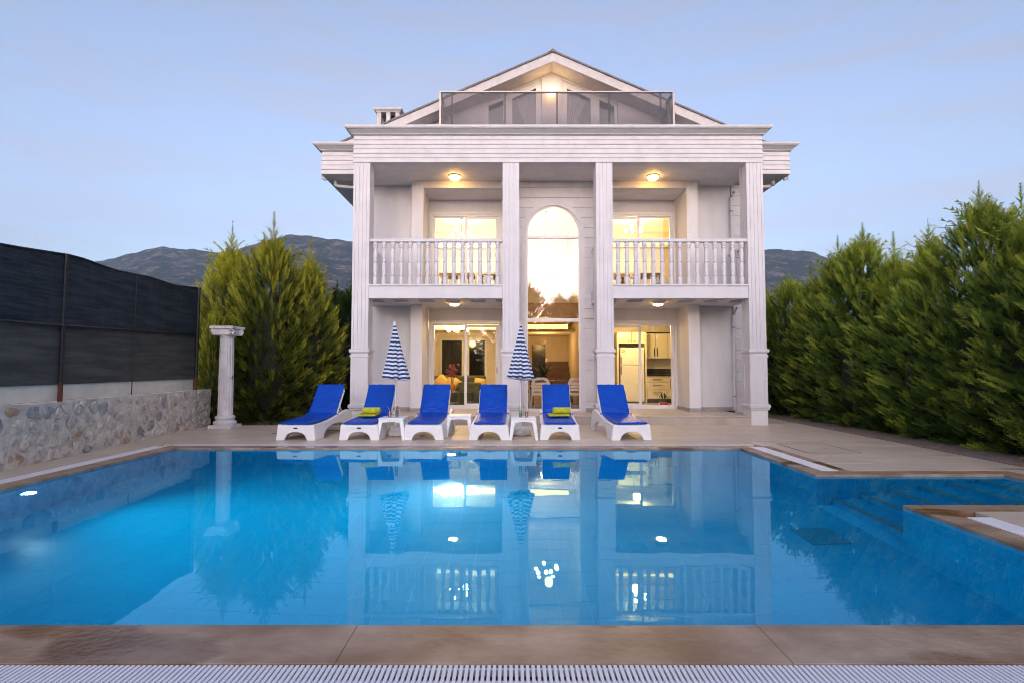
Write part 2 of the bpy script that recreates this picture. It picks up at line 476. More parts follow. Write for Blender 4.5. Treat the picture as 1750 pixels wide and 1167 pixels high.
def mountain_mat():
    m = bpy.data.materials.new('scrub_mountain'); m.use_nodes = True
    n, l = m.node_tree.nodes, m.node_tree.links
    p = n['Principled BSDF']; p.inputs['Roughness'].default_value = 0.95; p.inputs['Specular IOR Level'].default_value = 0.1
    tc = n.new('ShaderNodeTexCoord')
    n1 = n.new('ShaderNodeTexNoise'); n1.inputs['Scale'].default_value = 0.02; n1.inputs['Detail'].default_value = 9; n1.inputs['Roughness'].default_value = 0.68
    n2 = n.new('ShaderNodeTexNoise'); n2.inputs['Scale'].default_value = 0.08; n2.inputs['Detail'].default_value = 6
    mx0 = n.new('ShaderNodeMath'); mx0.operation = 'MULTIPLY_ADD'; mx0.inputs[1].default_value = 0.35
    l.new(tc.outputs['Object'], n1.inputs['Vector']); l.new(tc.outputs['Object'], n2.inputs['Vector'])
    l.new(n2.outputs['Fac'], mx0.inputs[0]); l.new(n1.outputs['Fac'], mx0.inputs[2])
    rp = n.new('ShaderNodeValToRGB')
    e = rp.color_ramp.elements
    e[0].position = 0.62; e[0].color = (0.014, 0.026, 0.016, 1)
    e[1].position = 0.84; e[1].color = (0.24, 0.18, 0.16, 1)
    k = e.new(0.72); k.color = (0.045, 0.052, 0.036, 1)
    l.new(mx0.outputs[0], rp.inputs['Fac']); l.new(rp.outputs['Color'], p.inputs['Base Color'])
    return m
M['mountain'] = mountain_mat()

# ------------------------------------------------------------------ the setting: ground, mountains, pool, deck
XL, XR, YN, YF = -5.61, 3.80, 2.858, 9.05          # pool edges
AX, AY0, AY1 = 6.16, 5.31, 6.81                    # stepped alcove on the right
WZ, PZ = -0.03, -1.5                               # water level, pool floor

g = MB()
gx = [-3000, -6.05, 6.35, 3000]; gy = [-1500, 2.45, 9.25, 3000]
for i in range(3):
    for j in range(3):
        if i == 1 and j == 1: continue
        g.add([(gx[i], gy[j], -0.16), (gx[i + 1], gy[j], -0.16), (gx[i + 1], gy[j + 1], -0.16), (gx[i], gy[j + 1], -0.16)], [(0, 1, 2, 3)])
g.build('ground', M['soil'], kind='structure', fix=False)

# mountains: one polar sheet all round, high behind the house
RIDGE = [(-1.6, 0.10), (-1.0, 0.165), (-0.81, 0.195), (-0.66, 0.225), (-0.55, 0.215), (-0.42, 0.250), (-0.30, 0.238), (-0.1, 0.24), (0.2, 0.235), (0.46, 0.222), (0.565, 0.222), (0.66, 0.175), (0.8, 0.135), (1.0, 0.11), (1.6, 0.08)]
def ridge_at(t):
    for (a, ha), (b, hb) in zip(RIDGE, RIDGE[1:]):
        if a <= t <= b: return ha + (hb - ha) * (t - a) / (b - a)
    return 0.06
def mountains():
    nA, nR = 420, 46
    vs, fs = [], []
    for i in range(nA + 1):
        az = R(-66 + 132 * i / nA)
        t = math.tan(az)
        h = ridge_at(max(-1.6, min(1.6, t)))
        edge = min(1, min(i, nA - i) / 40)
        for j in range(nR + 1):
            s = j / nR
            d = 500 + 1900 * s
            crest = 0.72
            prof = (s / crest) ** 1.25 if s < crest else 1 - (s - crest) / (1 - crest) * 0.4
            D = 500 + 1900 * crest
            z = D * h / math.cos(az) * math.cos(az) * prof * edge * (1 if s < crest else 1)
            x, y = d * math.sin(az) / math.cos(az) * 1.0, d
            nzv = mnoise.fractal((x * 0.004, y * 0.004, 1.3), 0.9, 2.1, 6)
            nz2 = mnoise.noise((x * 0.03, y * 0.03, 4.1)) * 5 + mnoise.noise((x * 0.09, y * 0.09, 9.1)) * 2.5
            z += (nzv * 26 * min(1, s * 3) * (0.4 + 0.6 * min(1, abs(s - crest) * 5)) + nz2) * edge * min(1, s * 4)
            vs.append((x, y, z - 2))
    for i in range(nA):
        for j in range(nR):
            a = i * (nR + 1) + j
            fs.append((a, a + nR + 1, a + nR + 2, a + 1))
    MB().add(vs, fs).build('mountain_range', M['mountain'], kind='structure', smooth='all', fix=False)
mountains()

# the evening air: one even box of haze round everything
hz = MB().box(-3100, 3100, -1600, 3100, -2.6, 820)
hm_ = bpy.data.materials.new('evening_haze'); hm_.use_nodes = True
hn = hm_.node_tree.nodes; hn.clear()
ho_ = hn.new('ShaderNodeOutputMaterial'); hv_ = hn.new('ShaderNodeVolumePrincipled')
hv_.inputs['Color'].default_value = (0.56, 0.72, 1.0, 1)
hv_.inputs['Density'].default_value = 0.00017
hm_.node_tree.links.new(hv_.outputs['Volume'], ho_.inputs['Volume'])
tag(hz.build('haze', hm_), kind='stuff')

# pool basin: grout shell, tiles proud of it
pool = thing('swimming_pool', kind='structure')
def quadwall(mb, p, q, z0, z1):
    mb.add([(p[0], p[1], z0), (q[0], q[1], z0), (q[0], q[1], z1), (p[0], p[1], z1)], [(0, 1, 2, 3)])
outline = [(XL, YN), (XR, YN), (XR, AY0), (AX, AY0), (AX, AY1), (XR, AY1), (XR, YF), (XL, YF)]
bs = MB()
for i, p in enumerate(outline):
    quadwall(bs, p, outline[(i + 1) % len(outline)], PZ, -0.04)
bs.add([(XL, YN, PZ), (XR, YN, PZ), (XR, YF, PZ), (XL, YF, PZ)], [(0, 1, 2, 3)])
bs.add([(XR, AY0, PZ), (AX, AY0, PZ), (AX, AY1, PZ), (XR, AY1, PZ)], [(0, 1, 2, 3)])
bs.build('basin', M['pgrout'], pool, fix=False)
TW, TH, TT, TG = 0.125, 0.25, 0.0025, 0.005
tile_me = MB().add([(-TW/2+TG/2, 0, -TH/2+TG/2), (TW/2-TG/2, 0, -TH/2+TG/2), (TW/2-TG/2, 0, TH/2-TG/2), (-TW/2+TG/2, 0, TH/2-TG/2),
                    (-TW/2+TG/2+.003, -TT, -TH/2+TG/2+.003), (TW/2-TG/2-.003, -TT, -TH/2+TG/2+.003), (TW/2-TG/2-.003, -TT, TH/2-TG/2-.003), (-TW/2+TG/2+.003, -TT, TH/2-TG/2-.003)],
                   [(4, 5, 6, 7), (0, 1, 5, 4), (1, 2, 6, 5), (2, 3, 7, 6), (3, 0, 4, 7)]).mesh('tile', M['tile'], fix=False)
n_t = 0
stuff_t = MB()
def tile_wall(p, q, normal_rz, single):
    global n_t
    L = math.hypot(q[0] - p[0], q[1] - p[1])
    nx = int(round(L / TW))
    ux, uy = (q[0] - p[0]) / L, (q[1] - p[1]) / L
    nn = (math.sin(normal_rz), -math.cos(normal_rz))
    for i in range(nx):
        for k in range(6):
            s = (i + 0.5) * L / nx
            x, y, z = p[0] + ux * s, p[1] + uy * s, -0.04 - TH * (k + 0.5)
            if z - TH / 2 < PZ - 0.05: continue
            if single and k < 4 and n_t < 298:
                inst('tile', tile_me, (x, y, z), pool, normal_rz); n_t += 1
            else:
                hx, hz = TW / 2 - TG / 2, TH / 2 - TG / 2
                a = (x - ux * hx, y - uy * hx); b = (x + ux * hx, y + uy * hx)
                o = (nn[0] * TT, nn[1] * TT)
                vs = [(a[0], a[1], z - hz), (b[0], b[1], z - hz), (b[0], b[1], z + hz), (a[0], a[1], z + hz)]
                vs += [(v[0] + o[0], v[1] + o[1], v[2]) for v in vs]
                stuff_t.add(vs, [(4, 5, 6, 7), (0, 1, 5, 4), (1, 2, 6, 5), (2, 3, 7, 6), (3, 0, 4, 7)])
tile_wall((XR, AY1), (AX, AY1), 0, True)
tile_wall((XR, AY1), (XR, YF), R(-90), True)
tile_wall((XR, YN), (XR, AY0), R(-90), True)
tile_wall((XL, YF), (XR, YF), 0, False)
tile_wall((XL, YN), (XL, YF), R(90), False)
tile_wall((XL, YN), (XR, YN), R(180), False)
FT = 0.25
for i in range(int((XR - XL) / FT) + 1):
    for j in range(int((YF - YN) / FT) + 1):
        x0, y0 = XL + i * FT + 0.003, YN + j * FT + 0.003
        x1, y1 = min(x0 + FT - 0.005, XR - 0.01), min(y0 + FT - 0.005, YF - 0.01)
        if x1 - x0 < 0.02 or y1 - y0 < 0.02: continue
        zt = PZ + 0.0022
        stuff_t.add([(x0, y0, PZ), (x1, y0, PZ), (x1, y1, PZ), (x0, y1, PZ), (x0, y0, zt), (x1, y0, zt), (x1, y1, zt), (x0, y1, zt)],
                    [(4, 5, 6, 7), (0, 1, 5, 4), (1, 2, 6, 5), (2, 3, 7, 6), (3, 0, 4, 7)])
stuff_t.build('floor_tile', M['tile'], pool, kind='stuff', fix=False)
# steps of the alcove
for k in range(6):
    x1 = AX - 0.36 * k; x0 = x1 - 0.36; zt = -0.20 - 0.21 * k
    box('step', M['tile'], (x0, x1 if k else x1 - 0.01, AY0 + 0.01, AY1 - 0.01, PZ + 0.004, zt), pool)
    box('step_nosing', M['nosing'], (x0 - 0.012, x0 + 0.07, AY0 + 0.015, AY1 - 0.015, zt - 0.03, zt + 0.006), pool)
box('floor_drain', M['drain'], (3.05, 3.45, 5.55, 6.0, PZ + 0.004, PZ + 0.03), pool)

wa = MB()
e = 0.02
poly = [(XL - e, YN - e), (XR + e, YN - e), (XR + e, AY0 - e), (AX + e, AY0 - e), (AX + e, AY1 + e), (XR + e, AY1 + e), (XR + e, YF + e), (XL - e, YF + e)]
wa.add([(x, y, WZ) for x, y in poly], [tuple(range(8))])
wo = wa.build('water', M['water'], kind='structure', fix=False)

# coping stones
def stone_slab(x0, x1, y0, y1, z0, z1, ch=0.003):
    mb = MB()
    zc = z1 - ch
    vs = [(x0, y0, z0), (x1, y0, z0), (x1, y1, z0), (x0, y1, z0), (x0, y0, zc), (x1, y0, zc), (x1, y1, zc), (x0, y1, zc),
          (x0 + ch, y0 + ch, z1), (x1 - ch, y0 + ch, z1), (x1 - ch, y1 - ch, z1), (x0 + ch, y1 - ch, z1)]
    return mb.add(vs, [(3, 2, 1, 0), (0, 1, 5, 4), (1, 2, 6, 5), (2, 3, 7, 6), (3, 0, 4, 7), (4, 5, 9, 8), (5, 6, 10, 9), (6, 7, 11, 10), (7, 4, 8, 11), (8, 9, 10, 11)])
cop = thing('pool_coping', kind='structure')
def coping_run(x0, x1, y0, y1, along, step, z1=0.0):
    a0, a1 = (x0, x1) if along == 'x' else (y0, y1)
    n = max(1, round((a1 - a0) / step))
    for i in range(n):
        s0 = a0 + (a1 - a0) * i / n + 0.0007; s1 = a0 + (a1 - a0) * (i + 1) / n - 0.0007
        dz = random.uniform(-0.0012, 0.0012)
        if along == 'x': mb = stone_slab(s0, s1, y0, y1, -0.06, z1 + dz)
        else: mb = stone_slab(x0, x1, s0, s1, -0.06, z1 + dz)
        mb.build('coping_stone', M['coping'], cop, fix=False)
coping_run(-7.01, 5.41, 2.493, YN, 'x', 2.07)
coping_run(XL - 0.25, XL, YN + 0.003, YF, 'y', 1.0)
coping_run(XL - 0.25, XR + 0.2, YF + 0.003, YF + 0.22, 'x', 1.0)
coping_run(XR, XR + 0.2, AY1 + 0.225, YF, 'y', 0.8)
coping_run(XR + 0.45, XR + 0.57, AY1 + 0.225, YF + 0.22, 'y', 0.8)
coping_run(XR, AX + 0.24, AY1, AY1 + 0.22, 'x', 0.8)
coping_run(AX, AX + 0.24, AY0, AY1 - 0.003, 'y', 0.75)
coping_run(XR, AX + 0.24, AY0 - 0.24, AY0 - 0.003, 'x', 0.8)
coping_run(XR, XR + 0.24, YN + 0.003, AY0 - 0.245, 'y', 0.8)
def slabpad(x0, x1, y0, y1): box('deck_bed', M['grout'], (x0, x1, y0, y1, -0.15, -0.0605), deck)
deck = thing('pool_deck', kind='structure')
slabpad(-8, 7.0, -4, YN - 0.004)
slabpad(-8, XL - 0.004, YN - 0.003, YF)
slabpad(XR + 0.004, 7.0, YN - 0.003, AY0 - 0.004)
slabpad(AX + 0.004, 7.0, AY0 - 0.003, AY1)
slabpad(XR + 0.004, 7.0, AY1 + 0.004, YF)
slabpad(-8, 7.0, YF + 0.004, 14.6)

# gratings: channel, two edge rails, slats
def grating(label_axis, x0, x1, y0, y1, pitch, single):
    gr = thing('overflow_grating', kind='structure', loc=((x0 + x1) / 2, (y0 + y1) / 2, 0))
    box('channel', M['channel'], (x0, x1, y0, y1, -0.0595, -0.045), gr)
    along_x = label_axis == 'x'
    w = pitch * 0.60
    if along_x:
        n = int((x1 - x0) / pitch)
        for yy in (y0 + 0.012, (y0 + y1) / 2, y1 - 0.012):
            box('rail', M['grate'], (x0, x1, yy - 0.009, yy + 0.009, -0.040, -0.012), gr)
        me = MB().box(-w / 2, w / 2, -(y1 - y0) / 2 + 0.002, (y1 - y0) / 2 - 0.002, -0.012, 0.0).mesh('slat', M['grate'])
        st = MB()
        for i in range(n):
            x = x0 + (i + 0.5) * pitch
            if single and abs(x) < 3.2: inst('slat', me, (x, (y0 + y1) / 2, 0), gr)
            else: st.box(x - w / 2, x + w / 2, y0 + 0.002, y1 - 0.002, -0.012, 0)
    else:
        n = int((y1 - y0) / pitch)
        for xx in (x0 + 0.012, (x0 + x1) / 2, x1 - 0.012):
            box('rail', M['grate'], (xx - 0.009, xx + 0.009, y0, y1, -0.040, -0.012), gr)
        st = MB()
        for i in range(n):
            y = y0 + (i + 0.5) * pitch
            st.box(x0 + 0.002, x1 - 0.002, y - w / 2, y + w / 2, -0.012, 0)
    if st.v: st.build('slat', M['grate'], gr, kind='stuff', fix=False)
grating('x', -4.5, 4.5, 2.262, 2.482, 0.0245, True)
grating('x', XL - 0.2, XR + 0.1, YF + 0.235, YF + 0.445, 0.03, False)
grating('y', XL - 0.475, XL - 0.262, 2.6, YF + 0.2, 0.03, False)
grating('y', XR + 0.215, XR + 0.435, AY1 + 0.24, YF + 0.12, 0.03, False)
grating('y', XR + 0.255, XR + 0.475, 2.87, AY0 - 0.40, 0.03, False)

# deck tiles
def tiles(x0, x1, y0, y1, sx, sy, m, parent, name='tile', z0=-0.06, z1=0.0, off=0.0, gap=0.004):
    nx, ny = max(1, round((x1 - x0) / sx)), max(1, round((y1 - y0) / sy))
    dx, dy = (x1 - x0) / nx, (y1 - y0) / ny
    me = stone_slab(-dx / 2 + gap / 2, dx / 2 - gap / 2, -dy / 2 + gap / 2, dy / 2 - gap / 2, z0 - z1, 0, 0.003).mesh(name, m, fix=False)
    for i in range(nx):
        for j in range(ny):
            inst(name, me, (x0 + (i + 0.5) * dx, y0 + (j + 0.5) * dy, z1 + random.uniform(-0.0015, 0.001)), parent)
tiles(-7.2, XR + 0.45, YF + 0.46, 12.58, 0.6, 0.6, M['deck'], deck)
tiles(XR + 0.59, 6.86, AY1 + 0.24, YF + 0.22, 0.62, 0.6, M['deck'], deck)
tiles(XR + 0.46, 6.86, YF + 0.24, 12.58, 0.62, 0.6, M['deck'], deck)
tiles(6.42, 6.86, 2.5, AY1 + 0.23, 0.44, 0.6, M['deck'], deck)
tiles(XR + 0.49, 6.41, 2.87, AY0 - 0.25, 0.62, 0.6, M['deck'], deck)
tiles(-7.2, XL - 0.485, 2.5, YF + 0.455, 0.6, 0.6, M['deck'], deck)
tiles(6.15, 6.86, 12.585, 14.4, 0.7, 0.6, M['deck'], deck)
st = MB()
for i in range(26):
    for j in range(4): st.add(*(lambda s: (s.v, s.f))(stone_slab(-7.8 + 0.6 * i + .002, -7.2 + 0.6 * i - .002, -0.2 + 0.6 * j + .002, 0.4 + 0.6 * j - .002, -0.06, 0, 0.003)))
st.build('tile', M['deck'], deck, kind='stuff', fix=False)
# flush access hatch in the deck
hx, hy = 5.05, 9.0
hm = mat('hatch_frame', (0.12, 0.10, 0.09), 0.5)
for b in [(hx - .42, hx + .42, hy - .52, hy - .505), (hx - .42, hx + .42, hy + .505, hy + .52), (hx - .42, hx - .405, hy - .505, hy + .505), (hx + .405, hx + .42, hy - .505, hy + .505)]:
    box('hatch_frame', hm, (*b, -0.01, 0.004), deck)
box('hatch_cover', M['deck'], (hx - .40, hx + .40, hy - .50, hy + .50, -0.01, 0.003), deck)
box('hatch_handle', M['steel'], (hx + .1, hx + .16, hy - .02, hy + .02, 0.0032, 0.006), deck)

# paver path beside the hedge
path = thing('side_path', kind='structure')
box('path_bed', M['grout'], (6.9, 7.72, -4, 24, -0.15, -0.012), path)
st = MB()
for j in range(220):
    for i in range(4):
        o = 0.1 if j % 2 else 0.0
        x0 = 6.905 + 0.2 * i + (o if i else 0); x1 = min(6.905 + 0.2 * (i + 1) + o, 7.715)
        y0 = -2 + 0.11 * j
        dz = random.uniform(-.003, .003)
        st.add([(x0 + .003, y0 + .003, -.014), (x1 - .003, y0 + .003, -.014), (x1 - .003, y0 + .107, -.014), (x0 + .003, y0 + .107, -.014),
                (x0 + .005, y0 + .005, -.002 + dz), (x1 - .005, y0 + .005, -.002 + dz), (x1 - .005, y0 + .105, -.002 + dz), (x0 + .005, y0 + .105, -.002 + dz)],
               [(4, 5, 6, 7), (0, 1, 5, 4), (1, 2, 6, 5), (2, 3, 7, 6), (3, 0, 4, 7)])
st.build('paver', M['paver'], path, kind='stuff', fix=False)
lt = MB()
for k in range(420):
    x, y = 6.9 + abs(random.gauss(0.75, 0.35)), random.uniform(4, 16)
    a = random.uniform(0, 6.28); s = random.uniform(.015, .04); z = 0.004 if x < 7.72 else -0.15
    c, d = math.cos(a) * s, math.sin(a) * s
    lt.add([(x - c, y - d, z), (x + d * .4, y - c * .4, z + .006), (x + c, y + d, z + .004), (x - d * .4, y + c * .4, z + .006)], [(0, 1, 2, 3)])
tag(lt.build('fallen_leaves', M['stick'], fix=False), kind='stuff')

# added dark banks hiding the far ground, standing in for shade between the trunks
for nm, (x0, x1, y0, y1) in (('dark_bank', (8.7, 10.4, -2, 22)), ('dark_bank', (-11, -4.5, 18.8, 20.5))):
    mb = MB(); nu, nv = 60, 8; vs = []; fs = []
    for i in range(nu + 1):
        for j in range(nv + 1):
            x, y = x0 + (x1 - x0) * (j / nv if nm and x1 - x0 < 3 else i / nu), y0 + (y1 - y0) * (i / nu if x1 - x0 < 3 else j / nv)
            h_ = math.sin(PI * min(1, j / nv)) * .62 + .10 * mnoise.noise((x * 1.5, y * 1.5, 0))
            vs.append((x, y, -.17 + max(0, h_) * (1 if 0 < j < nv else 0)))
    for i in range(nu):
        for j in range(nv):
            k = i * (nv + 1) + j; fs.append((k, k + nv + 1, k + nv + 2, k + 1))
    mb.add(vs, fs).build(nm, M['soil'], kind='structure', smooth='all')
# soil bed and grass left of the house
gm = MB()
for k in range(5200):
    x, y = random.uniform(-7.4, -4.1), random.uniform(12.75, 18)
    h = random.uniform(.04, .12); a = random.uniform(0, 6.28); lx, ly = random.uniform(-.04, .04), random.uniform(-.04, .04)
    c, d = math.cos(a) * .006, math.sin(a) * .006
    gm.add([(x - c, y - d, -.16), (x + c, y + d, -.16), (x + lx, y + ly, -.16 + h + .1)], [(0, 1, 2)])
tag(gm.build('garden_grass', M['leaf'], fix=False), 'short dark grass between the conifers and the villa', 'grass', kind='stuff')
# ------------------------------------------------------------------ villa
villa = thing('villa', 'white two storey villa with tall square columns, balconies and a gabled attic behind the pool', 'house', (1.1, 14.0, 0))
def vb(name, m, *b, parent=None, **kw): return box(name, m, b, parent or villa, **kw)

def inset_poly(poly, d):
    n = len(poly); out = []
    area = sum(poly[i][0] * poly[(i + 1) % n][1] - poly[(i + 1) % n][0] * poly[i][1] for i in range(n))
    sg = 1 if area > 0 else -1
    for i in range(n):
        p0, p1, p2 = Vector(poly[i - 1]), Vector(poly[i]), Vector(poly[(i + 1) % n])
        e1, e2 = (p1 - p0).normalized(), (p2 - p1).normalized()
        n1, n2 = Vector((-e1.y, e1.x)) * sg, Vector((-e2.y, e2.x)) * sg
        b = n1 + n2
        b = b / max(0.2, b.dot(n1))
        out.append(tuple(p1 + b * d))
    return out
def ring(mb, outer, inner, y0, y1):
    n = len(outer)
    vs = [(p[0], y0, p[1]) for p in outer] + [(p[0], y0, p[1]) for p in inner] + [(p[0], y1, p[1]) for p in outer] + [(p[0], y1, p[1]) for p in inner]
    fs = []
    for i in range(n):
        j = (i + 1) % n
        fs += [(i, j, n + j, n + i), (2 * n + i, 3 * n + i, 3 * n + j, 2 * n + j), (i, 2 * n + i, 2 * n + j, j), (n + i, n + j, 3 * n + j, 3 * n + i)]
    return mb.add(vs, fs)
def loft_rect(mb, x0, x1, y0, y1, prof):
    vs, fs = [], []
    for o, z in prof:
        vs += [(x0 - o, y0 - o, z), (x1 + o, y0 - o, z), (x1 + o, y1 + o, z), (x0 - o, y1 + o, z)]
    for k in range(len(prof) - 1):
        for i in range(4):
            j = (i + 1) % 4
            fs.append((4 * k + i, 4 * k + j, 4 * k + 4 + j, 4 * k + 4 + i))
    t = 4 * (len(prof) - 1)
    fs += [(3, 2, 1, 0), (t, t + 1, t + 2, t + 3)]
    return mb.add(vs, fs)
def rect(x0, x1, z0, z1): return [(x0, z0), (x1, z0), (x1, z1), (x0, z1)]

# --- columns
CF = 12.98
CW = 0.405
col_x = [-3.68, -0.0275, 2.2575, 5.9425]
def flute_poly(cx, cyy, w):
    h = w / 2; pts = []
    g = 0.030; dp = 0.014
    side = []
    for t in (-0.6, -0.2, 0.2, 0.6):
        c = t * h * 1.12
        side += [(c - g / 2, 0), (c - g / 2 + 0.004, dp), (c + g / 2 - 0.004, dp), (c + g / 2, 0)]
    for k in range(4):
        a = k * PI / 2
        ca, sa = math.cos(a), math.sin(a)
        for (s, d) in [(-h, 0)] + side:
            x, y = s, -h + d
            pts.append((cx + x * ca - y * sa, cyy + x * sa + y * ca))
    return pts
def column(cx):
    c = thing('column', loc=(cx - 1.1, CF - 14.0, 0)); c.parent = villa
    cyy = CF + CW / 2
    MB().prism(flute_poly(cx, cyy, CW), 'z', 1.77, 6.345).build('shaft', M['trim'], c)
    mb = MB()
    h = CW / 2 - 0.004
    mb.box(cx - h, cx + h, cyy - h, cyy + h, 0.44, 1.58)
    mb.build('pedestal', M['trim'], c)
    for k in range(4):
        m4 = Matrix.Rotation(k * PI / 2, 4, 'Z')
        fr = MB()
        ring(fr, rect(-h, h, 0.46, 1.575), rect(-h + .075, h - .075, 0.535, 1.50), -h - 0.014, -h)
        fr.v = [tuple(m4 @ Vector(v) + Vector((cx, cyy, 0))) for v in fr.v]
        fr.build('pedestal_panel_frame', M['trim'], c)
    H = CW / 2
    mo = MB()
    loft_rect(mo, cx - H, cx + H, cyy - H, cyy + H, [(0.014, 1.575), (0.022, 1.58), (0.022, 1.635), (0.004, 1.645), (0.004, 1.68), (0.03, 1.695), (0.042, 1.71), (0.042, 1.77), (0.0, 1.785)])
    mo.build('moulding', M['trim'], c)
    mo = MB()
    loft_rect(mo, cx - H, cx + H, cyy - H, cyy + H, [(0.006, 0.315), (0.028, 0.325), (0.028, 0.365), (0.048, 0.378), (0.048, 0.44), (0.014, 0.465)])
    mo.build('base_moulding', M['trim'], c)
    vb('plinth', M['plinth'], cx - H, cx + H, cyy - H, cyy + H, -0.06, 0.318, parent=c, bevel=0.004)
for cx in col_x: column(cx)

# --- entablature over the portico
EX0, EX1, EY = -3.895, 6.155, 12.965
vb('beam', M['facade'], EX0 + .02, EX1 - .02, EY + .02, EY + .42, 6.345, 7.02)
nb = 6; bh = (7.02 - 6.345) / nb
for k in range(nb):
    z0 = 6.345 + bh * k
    lap = MB()
    loft_rect(lap, EX0 + .02, EX1 - .02, EY + .02, EY + 1.4, [(0.020, z0 + .002), (0.022, z0 + .012), (0.006, z0 + bh - .006), (-0.006, z0 + bh - .001)])
    lap.build('fascia_board', M['board'], villa)
gt = MB()
GP = [(0.0, 7.02), (0.035, 7.03), (0.045, 7.055), (0.12, 7.125), (0.145, 7.135), (0.15, 7.15), (0.172, 7.155), (0.172, 7.21)]
loft_rect(gt, EX0, EX1, EY, EY + 1.5, GP)
gt.build('gutter', M['gutter'], villa)
vb('porch_ceiling', M['facade'], EX0 + .05, EX1 - .05, EY + .42, 14.93, 6.35, 6.42)
# --- eaves of the main house, left and right of the portico
for sx, (x0, x1) in ((-1, (-5.05, -3.93)), (1, (6.19, 7.36))):
    ev = MB().box(x0 + .02, x1 - .02, 14.02, 24, 6.44, 7.03)
    ev.build('eave', M['facade'], villa)
    for k in range(5):
        z0 = 6.43 + 0.122 * k
        lap = MB(); loft_rect(lap, x0 + .02, x1 - .02, 14.02, 24, [(0.020, z0 + .002), (0.022, z0 + .012), (0.005, z0 + .117), (-0.006, z0 + .121)])
        lap.build('fascia_board', M['board'], villa)
    gt = MB(); loft_rect(gt, x0, x1, 14.0, 24, [(o, z + 0.02) for o, z in GP]); gt.build('gutter', M['gutter'], villa)
    xo = x0 if sx < 0 else x1
    dp = MB().tube([(xo - sx * .0, 14.25, 6.50), (xo + sx * .05, 14.25, 6.47), (xo + sx * .05, 14.25, 6.40), (xo - sx * .05, 14.25, 6.36)], .035, 8)
    dp.build('drain_elbow', M['trim'], villa, smooth=True)
    dp = MB().tube([(xo - sx * .75, 14.55, 6.25), (xo - sx * .30, 14.50, 6.27), (xo - sx * .22, 14.5, 6.30), (xo - sx * .22, 14.5, 6.44)], .045, 8)
    dp.build('drain_elbow', M['trim'], villa, smooth=True)

# --- facade walls
F = M['facade']
vb('wall', F, -3.9, -2.705, 14.7, 14.9, 0.17, 6.35)
vb('wall', F, 5.005, 6.04, 14.7, 14.9, 0.17, 6.35)
for x0, x1 in ((-4.28, -3.905), (6.045, 6.5)):
    vb('corner_core', F, x0 + .01, x1 - .01, 14.68, 14.9, 0.0, 6.35)
    for k in range(22):
        z0 = 0.1 + .284 * k
        vb('siding_board', M['board'], x0, x1, 14.655, 14.68, z0 + .006, z0 + .284, bevel=0.004)
vb('pilaster', F, -2.70, -2.39, 14.3, 15.36, 0.17, 6.35)
vb('pilaster', F, 4.70, 5.0, 14.3, 15.36, 0.17, 6.35)
for x0, x1, d0, d1 in ((-2.388, -0.052, -2.33, -0.32), (2.272, 4.698, 2.66, 4.66)):
    vb('recess_beam', F, x0, x1, 14.3, 15.36, 6.16, 6.35)
    for a, b, z0, z1 in ((x0, d0, 0.17, 3.0), (d1, x1, 0.17, 3.0), (d0, d1, 2.64, 3.0), (x0, d0, 3.36, 6.158), (d1, x1, 3.36, 6.158), (d0, d1, 5.77, 6.158)):
        if b - a > 0.01: vb('wall', F, a, b, 15.37, 15.56, z0, z1)
# bay with arched window
BX0, BX1 = -0.05, 2.27
ax, az, ar = 1.105, 4.955, 0.735
arch = [(ax + ar * math.cos(t), az + ar * math.sin(t)) for t in [PI * k / 28 for k in range(29)]]
bay_poly_l = [(BX0, 0.17), (ax - ar, 0.17)] + [(x, z) for x, z in reversed(arch) if x <= ax + 1e-6] + [(ax, 6.35), (BX0, 6.35)]
bay_poly_r = [(BX1, 0.17), (BX1, 6.35), (ax, 6.35)] + [(x, z) for x, z in reversed(arch) if x >= ax - 1e-6] + [(ax + ar, 0.17)]
MB().prism(bay_poly_l, 'y', 14.36, 14.5).build('wall', F, villa)
MB().prism(bay_poly_r, 'y', 14.36, 14.5).build('wall', F, villa)
vb('wall', F, BX0, 0.1, 14.502, 20.2, 0.17, 6.35)
vb('wall', F, 2.12, BX1, 14.502, 20.2, 0.17, 6.35)
bh = 0.2725
tr = ar + 0.10
for k in range(23):
    z0 = 0.17 + bh * k; z1 = min(z0 + bh, 6.35)
    if z1 - z0 < 0.05: break
    zz0, zz1 = z0 + .006, z1 - .006
    def edge(z):
        if z <= az: return tr
        return math.sqrt(max(0, tr * tr - (z - az) ** 2)) if z - az < tr else 0
    for s in (-1, 1):
        xo = BX0 if s < 0 else BX1
        ts = [zz0 + (zz1 - zz0) * q / 6 for q in range(7)]
        if edge(zz0) == 0:
            if s < 0: vb('siding_board', M['board'], BX0, BX1, 14.325, 14.36, zz0, zz1, bevel=0.004)
            continue
        inn = [(ax + s * edge(z), z) for z in ts]
        if edge(zz1) == 0:
            if s < 0:
                ar_pts = [(ax - edge(z), z) for z in ts if edge(z) > 0] + [(ax, az + tr)] + [(ax + edge(z), z) for z in reversed(ts) if edge(z) > 0]
                MB().prism([(BX0, zz0)] + ar_pts + [(BX1, zz0), (BX1, zz1), (BX0, zz1)], 'y', 14.325, 14.36).build('siding_board', M['board'], villa)
            continue
        MB().prism([(xo, zz0)] + inn + [(xo, zz1)], 'y', 14.325, 14.36).build('siding_board', M['board'], villa)
